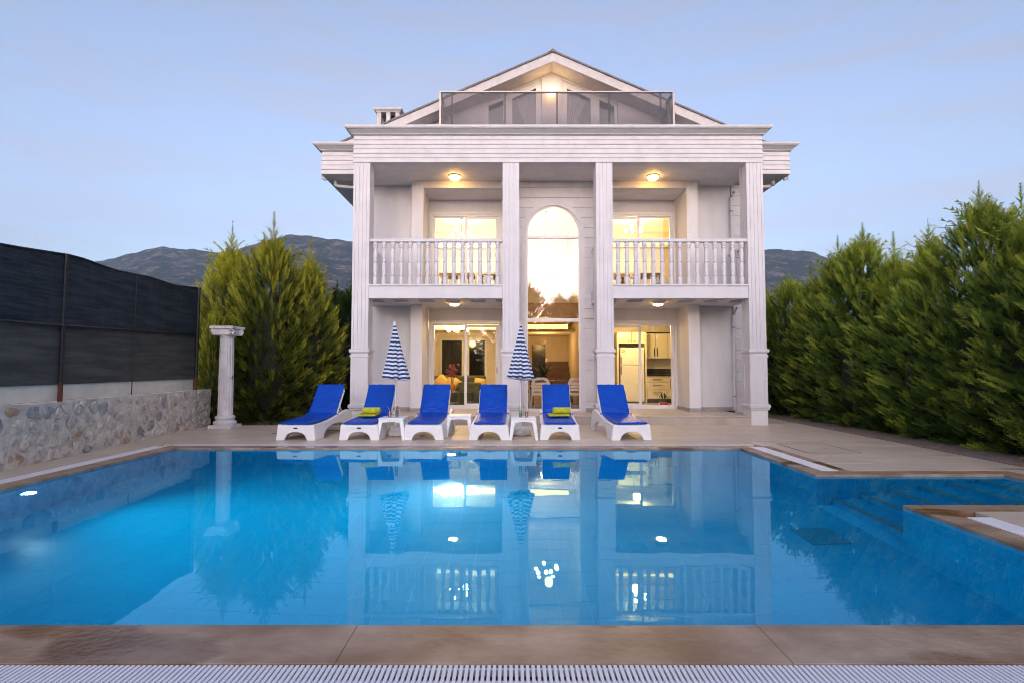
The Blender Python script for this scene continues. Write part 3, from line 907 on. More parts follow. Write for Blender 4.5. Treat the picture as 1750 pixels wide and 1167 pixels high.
# arched window
win = thing('arched_window', loc=(0, 0.3, 0)); win.parent = villa
def arch_poly(r, z0, n=28, cx=ax):
    return [(cx - r, z0), (cx + r, z0)] + [(cx + r * math.cos(PI * k / n), az + r * math.sin(PI * k / n)) for k in range(n + 1)]
fr = MB(); ring(fr, arch_poly(ar + .11, 0.17), arch_poly(ar + .0, 0.174), 14.305, 14.36); fr.build('arch_trim', M['trim'], win)
fr = MB(); ring(fr, arch_poly(ar + .055, 0.171), arch_poly(ar - .012, 0.20), 14.28, 14.305); fr.build('arch_trim', M['trim'], win)
fr = MB(); ring(fr, arch_poly(ar - .001, 0.172), arch_poly(ar - .055, 0.25), 14.33, 14.42); fr.build('frame', M['upvc'], win)
vb('mullion', M['upvc'], ax - ar + .05, ax + ar - .05, 14.335, 14.41, 4.79, 4.86, parent=win)
vb('mullion', M['upvc'], ax - ar + .05, ax + ar - .05, 14.335, 14.41, 2.545, 2.635, parent=win)
for z0, z1, nm in ((0.23, 2.56, 0), (2.62, 4.80, 0)):
    vb('pane', M['glass_arch'] if z0 > 2 else M['glass_arch'], ax - ar + .045, ax + ar - .045, 14.37, 14.372, z0, z1, parent=win)
MB().prism([(ax - ar + .045, 4.845), (ax + ar - .045, 4.845)] + [(ax + (ar - .045) * math.cos(PI * k / 28), az + (ar - .045) * math.sin(PI * k / 28)) for k in range(29)], 'y', 14.37, 14.372).build('pane', M['glass_arch'], win)

# sliding doors
def sliding_door(x0, x1, z0, z1, slide_left):
    d = thing('sliding_door', loc=((x0 + x1) / 2 - 1.1, 1.4, z0)); d.parent = villa
    xm = (x0 + x1) / 2
    fr = MB(); ring(fr, rect(x0 - .05, x1 + .05, z0 + .001, z1 + .05), rect(x0 + .015, x1 - .015, z0 + .02, z1 - .015), 15.335, 15.37); fr.build('architrave', M['upvc'], d, bevel=.003)
    fr = MB(); ring(fr, rect(x0 + .016, x1 - .016, z0 + .021, z1 - .016), rect(x0 + .075, x1 - .075, z0 + .07, z1 - .075), 15.372, 15.47); fr.build('frame', M['upvc'], d)
    fx = (xm - .02, x1 - .076) if slide_left else (x0 + .076, xm + .02)
    sl = (x0 + .076, xm + .035) if slide_left else (xm - .035, x1 - .076)
    fo = rect(fx[0], fx[1], z0 + .071, z1 - .076)
    fr = MB(); ring(fr, fo, inset_poly(fo, .028), 15.40, 15.46); fr.build('frame', M['upvc'], d)
    MB().prism(inset_poly(fo, .024), 'y', 15.43, 15.432).build('pane', M['glass'], d)
    so = rect(sl[0], sl[1], z0 + .071, z1 - .085)
    fr = MB(); ring(fr, so, inset_poly(so, .075), 15.375, 15.398); fr.build('sash', M['upvc'], d, bevel=.003)
    MB().prism(inset_poly(so, .07), 'y', 15.386, 15.388).build('pane', M['glass'], d)
    hx = sl[0] + .035 if slide_left else sl[1] - .035
    vb('handle', M['steel'], hx - .012, hx + .012, 15.345, 15.374, z0 + 1.0, z0 + 1.18, parent=d)
for z0, z1 in ((0.172, 2.63), (3.362, 5.76)):
    sliding_door(-2.33, -0.32, z0, z1, False)
    sliding_door(2.66, 4.66, z0, z1, True)

# skirting
for b in ((-3.9, -2.705, 14.685, 14.70), (-2.705, -2.385, 14.285, 14.30), (5.005, 6.0, 14.685, 14.70), (4.695, 5.005, 14.285, 14.30), (1.955, 2.27, 14.30, 14.325), (-0.05, 0.25, 14.30, 14.325), (4.685, 4.70, 14.285, 15.33), (-2.39, -2.375, 14.285, 15.33)):
    vb('skirting', M['skirt'], *b, 0.171, 0.265)

# porch floor
pc = thing('porch_step', loc=(0, -1, 0)); pc.parent = villa
vb('step_core', M['grout'], -3.47, 5.74, 13.03, 15.5, -0.06, 0.145, parent=pc)
nx = 15
for i in range(nx):
    x0 = -3.47 + (9.21) * i / nx; x1 = -3.47 + 9.21 * (i + 1) / nx
    m_ = stone_slab(x0 + .0015, x1 - .0015, 12.995, 13.36, 0.146, 0.174, .005); m_.build('tread_stone', M['porch'], pc, fix=False)
    MB().box(x0 + .0015, x1 - .0015, 13.008, 13.03, -0.058, 0.1455).build('riser_stone', M['porch'], pc)
    for j in range(4):
        y0 = 13.363 + .535 * j
        stone_slab(x0 + .0015, x1 - .0015, y0 + .0015, y0 + .5335, 0.146, 0.1715 + random.uniform(-.0005, .0005), .002).build('floor_tile', M['porch'], pc, fix=False)

# balconies
def balcony(x0, x1, fx0, fx1, side):
    b = thing('balcony', loc=((x0 + x1) / 2 - 1.1, -0.5, 3.0)); b.parent = villa
    vb('slab', F, x0, x1, 13.03, 15.36, 3.10, 3.34, parent=b)
    vb('front_beam', M['trim'], fx0, fx1, 12.995, 13.13, 3.0, 3.30, parent=b, bevel=.004)
    vb('ledge', M['trim'], fx0, fx1, 12.965, 13.16, 3.301, 3.345, parent=b, bevel=.006)
    w = (x1 - x0 - .16)
    n = 6
    vb('ceiling_strip', F, x0, x1, 13.132, 13.24, 3.002, 3.099, parent=b)
    vb('ceiling_strip', F, x0, x1, 13.80, 15.36, 3.002, 3.099, parent=b)
    for k in range(n + 1):
        xc = x0 + (x1 - x0) * k / n
        vb('ceiling_strip', F, max(x0, xc - .13), min(x1, xc + .13), 13.242, 13.798, 3.003, 3.098, parent=b)
    # balustrades: front and the two short returns
    prof = [(.043, 0), (.045, .03), (.05, .10), (.05, .13), (.036, .20), (.034, .215), (.048, .225), (.048, .24), (.036, .25), (.033, .27), (.043, .36), (.046, .42), (.040, .50), (.035, .53), (.034, .545), (.048, .555), (.048, .575), (.034, .585), (.036, .62), (.047, .72), (.044, .78), (.034, .86), (.032, .885), (.048, .90), (.048, .918), (.036, .93), (.05, .96), (.052, 1.02), (.05, 1.04)]
    me = MB().lathe([(r_ * 1.17, z_) for r_, z_ in prof], n=14).mesh('baluster', M['trim'], smooth=True)
    bl = thing('balustrade'); bl.parent = b; bl.location = Vector((fx0, 13.06, 3.345)) - world_off(b)
    vb('handrail', M['trim'], fx0, fx1, 12.99, 13.13, 4.385, 4.465, parent=bl, bevel=.010)
    for k in range(15):
        x = fx0 + (fx1 - fx0) * (k + 0.62) / 15.2
        inst('baluster', me, (x, 13.06, 3.345), bl)
    for xs, yb in ((x0 + .07, 14.28 if side > 0 else 14.68), (x1 - .07, 14.68 if side > 0 else 14.28)):
        bl = thing('balustrade'); bl.parent = b; bl.location = Vector((xs, 14, 3.345)) - world_off(b)
        vb('handrail', M['trim'], xs - .065, xs + .065, 13.40, yb, 4.385, 4.465, parent=bl, bevel=.010)
        n2 = 4
        for k in range(n2):
            inst('baluster', me, (xs, 13.52 + (yb - 13.58) * (k + .5) / n2, 3.345), bl)
balcony(-3.80, 0.12, -3.475, -0.232, -1)
balcony(2.12, 6.08, 2.462, 5.738, 1)

# down pipe on the right wall corner
MB().tube([(6.03, 14.62, 0.2), (6.03, 14.62, 2.75), (6.10, 14.5, 2.95)], .04, 8).build('drain_pipe', M['trim'], villa, smooth=True)
MB().tube([(6.03, 14.62, 3.4), (6.03, 14.62, 6.0), (6.12, 14.6, 6.15)], .035, 8).build('drain_pipe', M['trim'], villa, smooth=True)
for z in (.55, 2.4, 5.6): MB().lathe([(.05, 0), (.05, .03)], (6.03, 14.62, z), 8).build('pipe_clip', M['skirt'], villa)

# shell behind
vb('wall', F, -4.28, -4.1, 14.9, 23.5, 0, 6.44)
vb('wall', F, 6.32, 6.5, 14.9, 23.5, 0, 6.44)
vb('wall', F, -4.28, 6.5, 23.5, 23.7, 0, 9.0)

# --- roof and attic
AXX, AZ, SL = 1.1, 9.83, 0.44
def rz(x, o=0): return AZ - SL * abs(x - AXX) + o
for s in (-1, 1):
    xe = AXX + s * 5.95
    poly = [(AXX, AZ - .035), (xe, rz(xe, -.035)), (xe, rz(xe, -.275)), (AXX, AZ - .275)]
    MB().prism(poly, 'y', 14.1, 23.9).build('roof_slope', M['barge'], villa)
    poly = [(AXX, AZ + .012), (xe + s * .05, rz(xe + s * .05, +.012)), (xe + s * .05, rz(xe + s * .05, -.033)), (AXX, AZ - .033)]
    MB().prism(poly, 'y', 14.06, 23.95).build('roof_covering', M['roof'], villa)
MB().prism([(AXX - .12, AZ - .04), (AXX + .12, AZ - .04), (AXX, AZ + .05)], 'y', 14.05, 23.96).build('ridge_cap', M['roof'], villa)
vb('terrace_floor', M['porch'], EX0, EX1, 12.98, 14.65, 7.19, 7.205)
vb('attic_floor', M['in_floor'], -3.9, 6.1, 14.64, 19, 7.1, 7.19)
vb('attic_wall', M['in_wall'], -4.5, 6.7, 19, 19.1, 7.0, 9.5)
GY = 14.65
def sof(x): return rz(x, -.28)
def gpoly(x0, x1, z0=7.205):
    pts = [(x0, z0), (x1, z0), (x1, sof(x1))]
    if x0 < AXX < x1: pts.append((AXX, sof(AXX)))
    return pts + [(x0, sof(x0))]
MB().prism(gpoly(0.83, 1.38), 'y', GY, GY + .2).build('gable_pier', M['facade'], villa)
MB().prism(gpoly(-4.1, -0.74), 'y', GY, GY + .2).build('gable_wall', M['facade'], villa)
MB().prism(gpoly(2.95, 6.3), 'y', GY, GY + .2).build('gable_wall', M['facade'], villa)
for s in (-1, 1):
    def X(u): return AXX + s * u          # u = distance from the ridge line
    def tp(u0, u1, zt): 
        p = [(X(u0), 7.21), (X(u1), 7.21), (X(u1), sof(X(u1)) - zt), (X(u0), sof(X(u0)) - zt)]
        return p
    dr = thing('attic_door', loc=(s * 0.75, .65, 7.2)); dr.parent = villa
    ho = tp(.272, 1.838, 0.0); hi = tp(.272, 1.838, .075)
    MB().prism([hi[3], hi[2], ho[2], ho[3]], 'y', GY + .02, GY + .16).build('header', M['upvc'], dr)
    a = tp(.275, 1.25, .077)
    fr = MB(); ring(fr, a, inset_poly(a, .07), GY + .04, GY + .14); fr.build('frame', M['upvc'], dr)
    a2 = inset_poly(a, .071)
    fr = MB(); ring(fr, a2, inset_poly(a2, .085), GY + .03, GY + .10); fr.build('leaf', M['upvc'], dr)
    MB().prism(inset_poly(a2, .08), 'y', GY + .06, GY + .062).build('pane', M['glass_attic'], dr)
    a = tp(1.252, 1.84, .077)
    fr = MB(); ring(fr, a, inset_poly(a, .085), GY + .04, GY + .14); fr.build('frame', M['upvc'], dr)
    MB().prism(inset_poly(a, .08), 'y', GY + .08, GY + .082).build('pane', M['glass_attic'], dr)
    xh = X(1.125)
    MB().tube([(xh, GY + .03, 7.62), (xh, GY - .02, 7.62), (xh + s * -.10, GY - .02, 7.62)], .012, 6).build('handle', M['chrome'], dr)
    # sheer curtain swept aside, behind the leaf
    cu = thing('sheer_curtain', ['sheer white curtain tied back in the left attic door', 'sheer white curtain tied back in the right attic door'][s > 0], 'curtain', (X(.75), GY + .25, 7.2), group='attic curtains')
    nu, nz_ = 40, 16
    vs, fs = [], []
    for j in range(nz_ + 1):
        t = j / nz_
        zt = 7.25 + (sof(X(.35)) - .25 - 7.25) * t
        for i in range(nu + 1):
            q = i / nu
            w = .14 + .62 * t ** 1.6
            u = .40 + w * q
            z = min(zt, sof(X(u)) - .2)
            vs.append((X(u), GY + .26 + .02 * math.sin(q * 46 + t), z))
    for j in range(nz_):
        for i in range(nu):
            k = j * (nu + 1) + i
            fs.append((k, k + 1, k + nu + 2, k + nu + 1))
    MB().add(vs, fs).build('drape', M['curtain'], cu, smooth='all', fix=False)

# terrace glass railing
rl = thing('glass_railing', loc=(0, -.5, 7.2)); rl.parent = villa
RX0, RX1, RY = -1.84, 4.14, 13.5
vb('top_rail', M['steel'], RX0 - .03, RX1 + .03, RY - .03, RY + .03, 8.365, 8.40, parent=rl)
for x in (RX0, RX1):
    vb('top_rail', M['steel'], x - .03, x + .03, RY + .031, 14.62, 8.365, 8.40, parent=rl)
    vb('post', M['steel'], x - .025, x + .025, RY - .025, RY + .025, 7.206, 8.364, parent=rl)
    vb('post_foot', M['steel'], x - .16, x + .16, RY - .06, RY + .06, 7.48, 7.515, parent=rl)
    vb('glass_pane', M['glass_rail'], x - .004, x + .004, RY + .04, 14.60, 7.26, 8.36, parent=rl)
    for yy in (13.95,): vb('post', M['steel'], x - .02, x + .02, yy - .02, yy + .02, 7.206, 8.364, parent=rl)
px_ = [RX0 + .3, -0.18, 1.157, 2.495, RX1 - .32]
for x in px_: vb('post', M['rail_post'], x - .018, x + .018, RY + .012, RY + .05, 7.206, 8.364, parent=rl)
ed = [RX0 + .03] + px_ + [RX1 - .03]
for a, b in zip(ed, ed[1:]): vb('glass_pane', M['glass_rail'], a + .004, b - .004, RY - .004, RY + .004, 7.26, 8.36, parent=rl)

# chimney
ch = thing('chimney', loc=(-4.85, 2, 7.2)); ch.parent = villa
cx0, cx1, cy0, cy1 = -4.10, -3.42, 16.0, 16.85
vb('stack', M['barge'], cx0 + .03, cx1 - .03, cy0 + .03, cy1 - .03, 7.0, 8.60, parent=ch)
vb('collar', M['barge'], cx0 - .07, cx1 + .07, cy0 - .07, cy1 + .07, 8.60, 8.68, parent=ch, bevel=.01)
for x in (cx0, (cx0 + cx1) / 2 - .06, cx1 - .12):
    for y in (cy0, cy1 - .12): vb('cap_pier', M['barge'], x, x + .12, y, y + .12, 8.681, 9.06, parent=ch)
for x in (cx0, cx1 - .12): vb('cap_pier', M['barge'], x, x + .12, (cy0 + cy1) / 2 - .06, (cy0 + cy1) / 2 + .06, 8.681, 9.06, parent=ch)
vb('flue', M['dark'], cx0 + .16, cx1 - .16, cy0 + .2, cy1 - .2, 8.681, 9.05, parent=ch)
cp_ = MB(); loft_rect(cp_, cx0, cx1, cy0, cy1, [(.02, 9.061), (.03, 9.08), (.09, 9.13), (.09, 9.17)]); cp_.build('cap', M['barge'], ch)

# --- lamps on the villa
def ceiling_lamp(x, y, z, label, r=.16, hgt=.10, W=10):
    t = thing('ceiling_lamp', label, 'lamp', (x, y, z), group='round porch ceiling lamps')
    MB().lathe([(r, 0), (r, -.025), (r * .9, -.035)], (x, y, z), 20).build('base_ring', M['upvc'], t, smooth=True)
    MB().lathe([(r * .88, -.03), (r * .9, -.05), (r * .75, -.03 - hgt * .6), (r * .4, -.03 - hgt * .92), (.01, -.03 - hgt)], (x, y, z), 20).build('lamp_glass', M['lamp_warm'], t, smooth=True)
ceiling_lamp(-1.50, 13.9, 6.35, 'lit round lamp on the ceiling above the left balcony')
ceiling_lamp(3.70, 13.9, 6.35, 'lit round lamp on the ceiling above the right balcony')
ceiling_lamp(-1.50, 13.95, 3.0, 'lit flat lamp under the left balcony slab', .14, .05)
ceiling_lamp(3.80, 13.95, 3.0, 'lit flat lamp under the right balcony slab', .14, .05)
t = thing('wall_lamp', 'round lit globe lamp on the pier between the attic doors', 'lamp', (1.09, GY, 8.95))
MB().lathe([(.07, 0), (.07, .05)], (1.09, GY - .05, 8.92), 12).build('bracket', M['upvc'], t)
MB().sphere((1.09, GY - .14, 8.92), .125, 18, 12).build('globe', M['lamp_globe'], t, smooth='all')

# --- interiors
def point(name, loc, w, c=(1.0, .72, .40), r=.12):
    d = bpy.data.lights.new(name, 'POINT'); d.energy = w; d.color = c; d.shadow_soft_size = r
    o = bpy.data.objects.new(name, d); col.objects.link(o); o.location = loc
    return o
I = M['in_wall']
# ground floor
vb('room_floor', M['in_floor'], -4.1, 6.3, 15.56, 20.2, 0.10, 0.168)
vb('room_floor', M['in_floor'], 0.1, 2.12, 14.5, 15.56, 0.10, 0.168)
vb('room_wall', I, -4.1, -0.05, 20.2, 20.3, 0.17, 3.1)
vb('room_wall', I, 0.10, 2.12, 20.2, 20.3, 0.17, 6.35)
vb('room_wall', I, 2.27, 6.32, 18.75, 18.85, 0.17, 3.1)
vb('room_wall', I, -4.098, -4.05, 15.56, 20.2, 0.17, 6.35)
vb('room_wall', I, -0.10, -0.052, 15.57, 20.19, 0.17, 6.3)
vb('room_wall', I, 0.102, 0.14, 14.51, 20.19, 0.17, 6.3)
vb('room_wall', I, 2.08, 2.118, 14.51, 20.19, 0.17, 6.3)
vb('room_wall', I, 2.272, 2.31, 15.57, 18.74, 0.17, 6.3)
vb('room_wall', I, 6.27, 6.318, 15.57, 20.19, 0.17, 6.3)
# ceilings / upper floors
vb('room_ceiling', M['in_white'], -4.04, -0.105, 15.57, 20.19, 2.98, 3.10)
vb('room_ceiling', M['in_white'], 2.315, 6.265, 15.57, 18.74, 2.86, 3.10)
vb('upper_floor', M['in_floor'], -4.1, -0.1, 15.56, 20.2, 3.101, 3.36)
vb('upper_floor', M['in_floor'], 2.31, 6.3, 15.56, 20.2, 3.101, 3.36)
vb('mezzanine', M['oak'], 0.145, 2.075, 16.0, 20.19, 2.83, 3.25)
vb('room_ceiling', M['in_white'], -4.1, 6.3, 15.57, 20.2, 6.2, 6.3)
vb('room_ceiling', M['in_white'], 0.145, 2.075, 14.52, 15.568, 6.2, 6.3)
vb('room_wall', M['in_white'], -4.04, -0.105, 19.2, 19.3, 3.37, 6.19)
vb('room_wall', M['in_wall'], 2.315, 6.265, 19.2, 19.3, 3.37, 6.19)
# coves: dropped band with glowing slot
vb('cove_band', M['in_white'], -4.0, -0.15, 18.6, 20.15, 2.62, 2.66)
vb('cove_slot', M['cove'], -4.0, -0.15, 18.72, 18.74, 2.67, 2.92)
vb('cove_slot', M['cove'], 0.16, 1.85, 17.8, 17.82, 2.60, 2.75)
vb('cove_band', I, 0.16, 2.07, 17.7, 20.15, 2.50, 2.59)
vb('cove_slot', M['cove_white'], -4.0, -0.15, 19.12, 19.15, 5.62, 5.80)
vb('cove_slot', M['cove'], 2.4, 6.2, 19.12, 19.15, 5.72, 5.84)
vb('cove_band', M['in_white'], -4.0, -0.15, 18.95, 19.19, 5.55, 5.60)
vb('cove_band', M['in_white'], 2.4, 6.2, 18.95, 19.19, 5.60, 5.70)
# living room windows in the back wall
for x0, x1 in ((-2.62, -1.88), (-1.60, -1.02)):
    w = thing('inner_window', loc=(0, 6.15, 0)); w.parent = villa
    fr = MB(); ring(fr, rect(x0 - .08, x1 + .08, .2, 2.42), rect(x0, x1, .3, 2.34), 20.15, 20.198); fr.build('frame', M['upvc'], w)
    vb('pane', M['night'], x0, x1, 20.17, 20.19, .3, 2.34, parent=w)
LIV = point('living_room_light', (-1.7, 17.2, 2.35), 30, (1, .60, .20))
KIT = point('kitchen_light', (3.9, 17.0, 2.6), 34, (1, .66, .26))
UPL = point('upper_left_light', (-1.5, 17.3, 5.5), 20, (1, .72, .40))
UPR = point('upper_right_light', (3.9, 17.3, 5.5), 32, (1, .68, .32))
HAL = point('hall_light', (1.1, 18.4, 2.2), 16, (1, .60, .22))
HAU = point('hall_upper_light', (1.1, 16.4, 5.0), 4, (1, .66, .30))

def chandelier(x, y, z0, zc, n, rad, label, droop=.18):
    t = thing('chandelier', label, 'chandelier', (x, y, zc), group='chandeliers seen through the glass')
    MB().lathe([(.06, 0), (.05, -.04), (.008, -.06), (.008, z0 - zc)], (x, y, zc), 10).build('stem', M['steel'], t)
    for k in range(n):
        a = 2 * PI * k / n + .4
        e = (x + rad * math.cos(a), y + rad * math.sin(a), z0 + droop * (.4 if k % 2 else 0))
        MB().tube([(x, y, z0 + .05), (x + rad * .5 * math.cos(a), y + rad * .5 * math.sin(a), z0 - .04), e], .008, 5).build('arm', M['steel'], t)
        MB().sphere((e[0], e[1], e[2] + .05), .055, 10, 7).build('bulb', M['lamp_bulb'], t, smooth='all')
chandelier(-1.75, 17.0, 2.46, 2.98, 6, .34, 'lit chandelier in the ground floor living room, left door')
chandelier(-1.65, 17.4, 5.62, 6.2, 5, .30, 'lit chandelier in the room behind the left balcony')
chandelier(4.0, 17.4, 5.75, 6.2, 5, .26, 'lit chandelier in the room behind the right balcony')
chandelier(1.05, 16.6, 4.6, 6.2, 9, .32, 'lit chandelier high inside the hall behind the arched window', .5)

# sofa with cushions
def sofa(x0, x1, y0, y1):
    t = thing('sofa', 'olive tufted sofa in the lit living room behind the left door', 'sofa', ((x0 + x1) / 2, y0, .17))
    box('seat', M['sofa'], (x0 + .2, x1 - .2, y0, y1 - .22, .25, .60), t, bevel=.05, seg=3)
    box('backrest', M['sofa'], (x0 + .1, x1 - .1, y1 - .22, y1, .25, 1.08), t, bevel=.08, seg=3)
    for x in (x0, x1 - .24):
        MB().box(x, x + .24, y0, y1, .25, .72).build('arm', M['sofa'], t, bevel=.06, seg=3)
        MB().lathe([(.14, 0), (.14, y1 - y0)], (0, 0, 0), 14)
    bt = MB()
    for i in range(9):
        for j in range(2): bt.sphere((x0 + .35 + i * (x1 - x0 - .7) / 8, y1 - .225, .78 + .16 * j), .018, 6, 4)
    bt.build('tuft_button', M['dark'], t)
    for x in (x0 + .1, x1 - .1):
        for y in (y0 + .1, y1 - .1): MB().lathe([(.03, .17), (.04, .26)], (x, y, 0), 8).build('leg', M['wood'], t)
sofa(-2.75, -0.75, 17.0, 17.9)
def cushion(x, y, z, s, rot, label, m):
    mb = MB()
    vs, fs = [], []
    N = 8
    for sd in (1, -1):
        for i in range(N + 1):
            for j in range(N + 1):
                u, v = i / N * 2 - 1, j / N * 2 - 1
                th_ = .09 * (1 - u ** 4) * (1 - v ** 4) * sd
                vs.append((u * s / 2, th_, v * s / 2))
    for sd in (0, 1):
        b = sd * (N + 1) ** 2
        for i in range(N):
            for j in range(N):
                k = b + i * (N + 1) + j
                fs.append((k, k + 1, k + N + 2, k + N + 1))
    m4 = Matrix.Rotation(R(-18), 4, 'X') @ Matrix.Rotation(rot, 4, 'Y')
    vs = [tuple(m4 @ Vector(p) + Vector((x, y, z))) for p in vs]
    return tag(mb.add(vs, fs).build('cushion', m, origin=(x, y, z), smooth='all'), label, 'cushion', 'mustard cushions on the sofa')
cushion(-2.30, 17.58, .83, .48, R(45), 'tilted mustard cushion at the left end of the sofa', M['gold'])
cushion(-1.95, 17.55, .83, .46, R(35), 'mustard cushion second from the left on the sofa', M['gold'])
cushion(-1.05, 17.58, .80, .40, R(8), 'pale mustard cushion at the right end of the sofa', M['gold'])
t = thing('coffee_table', 'low glass topped table before the sofa', 'table', (-1.75, 16.3, .17))
box('tabletop', M['tumbler'], (-2.3, -1.15, 16.0, 16.6, .60, .615), t)
for x in (-2.25, -1.2):
    for y in (16.05, 16.55): box('leg', M['dark'], (x - .015, x + .015, y - .015, y + .015, .17, .60), t)
t = thing('flower_vase', 'amber vase of dark red flowers on the coffee table', 'vase', (-1.80, 16.25, .615))
MB().lathe([(.05, 0), (.08, .05), (.085, .16), (.04, .24), (.035, .30), (.045, .32)], (-1.80, 16.25, .617), 16).build('vase', M['amber'], t, smooth=True)
fl = MB()
for k in range(42):
    a = random.uniform(0, 6.28); r_ = random.uniform(0, .2); zz = random.uniform(.45, .82)
    fl.sphere((-1.80 + r_ * math.cos(a), 16.25 + r_ * math.sin(a) * .7, .617 + zz), random.uniform(.025, .05), 6, 4)
fl.build('blossoms', M['flower'], t, kind='stuff')
for k in range(6):
    a = k * 1.05
    MB().tube([(-1.80, 16.25, .85), (-1.80 + .08 * math.cos(a), 16.25 + .06 * math.sin(a), 1.15)], .005, 4).build('stem', M['leaf'], t)
t = thing('armchair', 'dark green armchair back behind the coffee table', 'armchair', (-1.3, 16.95, .17))
box('seat', M['sofa'], (-1.68, -0.92, 16.75, 17.2 - .22, .2, .55), t, bevel=.05, seg=2)
box('backrest', M['sofa'], (-1.65, -0.95, 16.62, 16.745, .2, .88), t, bevel=.05, seg=2)

# dining set in the hall
def chair(x, y, rz_, label, group, m, h=1.02):
    t = thing('dining_chair', label, 'chair', (0, 0, 0), group=group)
    box('seat', m, (-.23, .23, -.22, .22, .40, .48), t, bevel=.03, seg=2)
    box('backrest', m, (-.22, .22, .18, .25, .46, h), t, bevel=.04, seg=2)
    for sx in (-1, 1):
        for sy in (-1, 1): MB().tube([(sx * .19, sy * .18, .41), (sx * .21, sy * .20, 0)], .02, 6).build('leg', M['wood'], t)
    t.location = (x, y, .17); t.rotation_euler.z = rz_
    return t
t = thing('dining_table', 'dark wooden dining table laid for a meal behind the arched window', 'table', (1.15, 17.0, .17))
box('tabletop', M['wood'], (.55, 1.75, 16.4, 17.7, .88, .93), t, bevel=.008)
for x in (.62, 1.68):
    for y in (16.47, 17.63): box('leg', M['wood'], (x - .04, x + .04, y - .04, y + .04, .17, .88), t)
chair(.40, 16.6, R(90), 'ochre dining chair left of the table in the hall', 'ochre dining chairs', M['ochre'])
chair(1.90, 16.6, R(-90), 'ochre dining chair right of the table, nearer the glass', 'ochre dining chairs', M['ochre'])
chair(1.93, 17.4, R(-90), 'ochre dining chair right of the table, farther back', 'ochre dining chairs', M['ochre'])
t = thing('table_plant', 'dark leafy plant standing on the hall dining table', 'plant', (1.0, 17.0, .93))
MB().lathe([(.06, 0), (.09, .14), (.085, .15)], (1.0, 17.0, .931), 12).build('pot', M['dark'], t)
lf = MB()
for k in range(26):
    a = random.uniform(0, 6.28); l_ = random.uniform(.2, .42); zz = random.uniform(.15, .5)
    b = Vector((1.0, 17.0, 1.06)); tip = b + Vector((math.cos(a) * l_, math.sin(a) * l_, zz)); mid = (b + tip) / 2 + Vector((0, 0, .06))
    s_ = Vector((-math.sin(a), math.cos(a), 0)) * .035
    lf.add([b, mid + s_, tip, mid - s_], [(0, 1, 2, 3)])
lf.build('leaves', M['leaf'], t, kind='stuff')
for x, lab in ((1.30, 'red drinking glass on the hall dining table, left of the pair'), (1.45, 'red drinking glass on the hall dining table, right of the pair')):
    t = thing('wine_glass', lab, 'glass', (x, 16.7, .931), group='red glasses on the dining table')
    MB().lathe([(.035, 0), (.006, .01), (.006, .09)], (x, 16.7, .931), 10).build('stem', M['tumbler'], t)
    MB().lathe([(.01, .09), (.038, .12), (.042, .16), (.034, .20)], (x, 16.7, .931), 10).build('bowl', M['flower'], t, smooth=True)
t = thing('staircase', 'dark stepped staircase rising at the back of the hall', 'stairs', (1.6, 18.5, .17))
for k in range(7): box('tread', M['wood'], (1.25, 2.07, 18.3 + .25 * k, 20.1, .17 + .2 * k, .365 + .2 * k), t)
tag(box('wall_panel', M['counter'], (.75, 1.25, 20.13, 20.19, .9, 2.2)), 'dark framed panel on the back wall of the hall', 'panel')

# white plastic garden chairs just inside the arched window
def garden_chair():
    t = thing('garden_chair', None, 'chair')
    box('seat', M['plastic'], (-.24, .24, -.24, .22, .40, .43), t, bevel=.012, seg=2)
    def bp(r): return [(-r, .45), (r, .45), (r, .75), (r * .8, .86), (r * .4, .90), (-r * .4, .90), (-r * .8, .86), (-r, .75)]
    fr = MB(); ring(fr, bp(.25), [(x * .74, .45 + (z - .45) * .78 + .03) for x, z in bp(.25)], -.28, -.25); fr.build('backrest', M['plastic'], t, bevel=.006)
    for k in range(3): box('back_slat', M['plastic'], (-.19, .19, -.272, -.258, .53 + .085 * k, .59 + .085 * k), t)
    for sx in (-1, 1):
        MB().tube([(sx * .26, -.25, .66), (sx * .29, .05, .66), (sx * .29, .22, .62), (sx * .27, .24, 0)], .022, 6).build('arm', M['plastic'], t, smooth=True)
        MB().tube([(sx * .23, -.24, .44), (sx * .27, -.30, 0)], .022, 6).build('leg', M['plastic'], t)
    return t
gc = garden_chair(); gc.location = (.78, 15.0, .17); tag(gc, 'white plastic armchair inside the arched window, left of two', 'chair', 'white plastic chairs behind the glass')
g2 = copy_tree(gc); g2.location = (1.78, 15.05, .17); tag(g2, 'white plastic armchair inside the arched window, right of two')

# kitchen
t = thing('refrigerator', 'tall white two door refrigerator in the kitchen behind the right door', 'fridge', (4.0, 18.2, .17))
box('body', M['fridge'], (3.60, 4.40, 17.96, 18.6, .20, 2.0), t)
box('freezer_door', M['fridge'], (3.605, 4.395, 17.90, 17.958, 1.42, 1.995), t, bevel=.012)
box('fridge_door', M['fridge'], (3.605, 4.395, 17.90, 17.958, .22, 1.41), t, bevel=.012)
for z0, z1 in ((1.46, 1.7), (1.1, 1.38)): box('handle', M['steel'], (3.62, 3.645, 17.86, 17.90, z0, z1), t)
MB().tube([(3.70 + .05 * math.cos(a), 17.895, 1.87 + .035 * math.sin(a)) for a in [k * .7 for k in range(9)]], .008, 5).build('magnet', M['leaf'], t)
t = thing('kitchen_units', 'cream kitchen cupboards and drawers right of the refrigerator', 'kitchen units', (5.1, 18.3, .17))
box('side_panel', M['cream'], (3.50, 3.56, 17.95, 18.7, .17, 2.5), t)
box('side_panel', M['cream'], (4.44, 4.49, 17.95, 18.7, .17, 2.5), t)
for a, b in ((3.56, 3.995), (4.005, 4.44)):
    box('cupboard_door', M['cream'], (a + .005, b - .005, 17.96, 18.7, 2.14, 2.5), t)
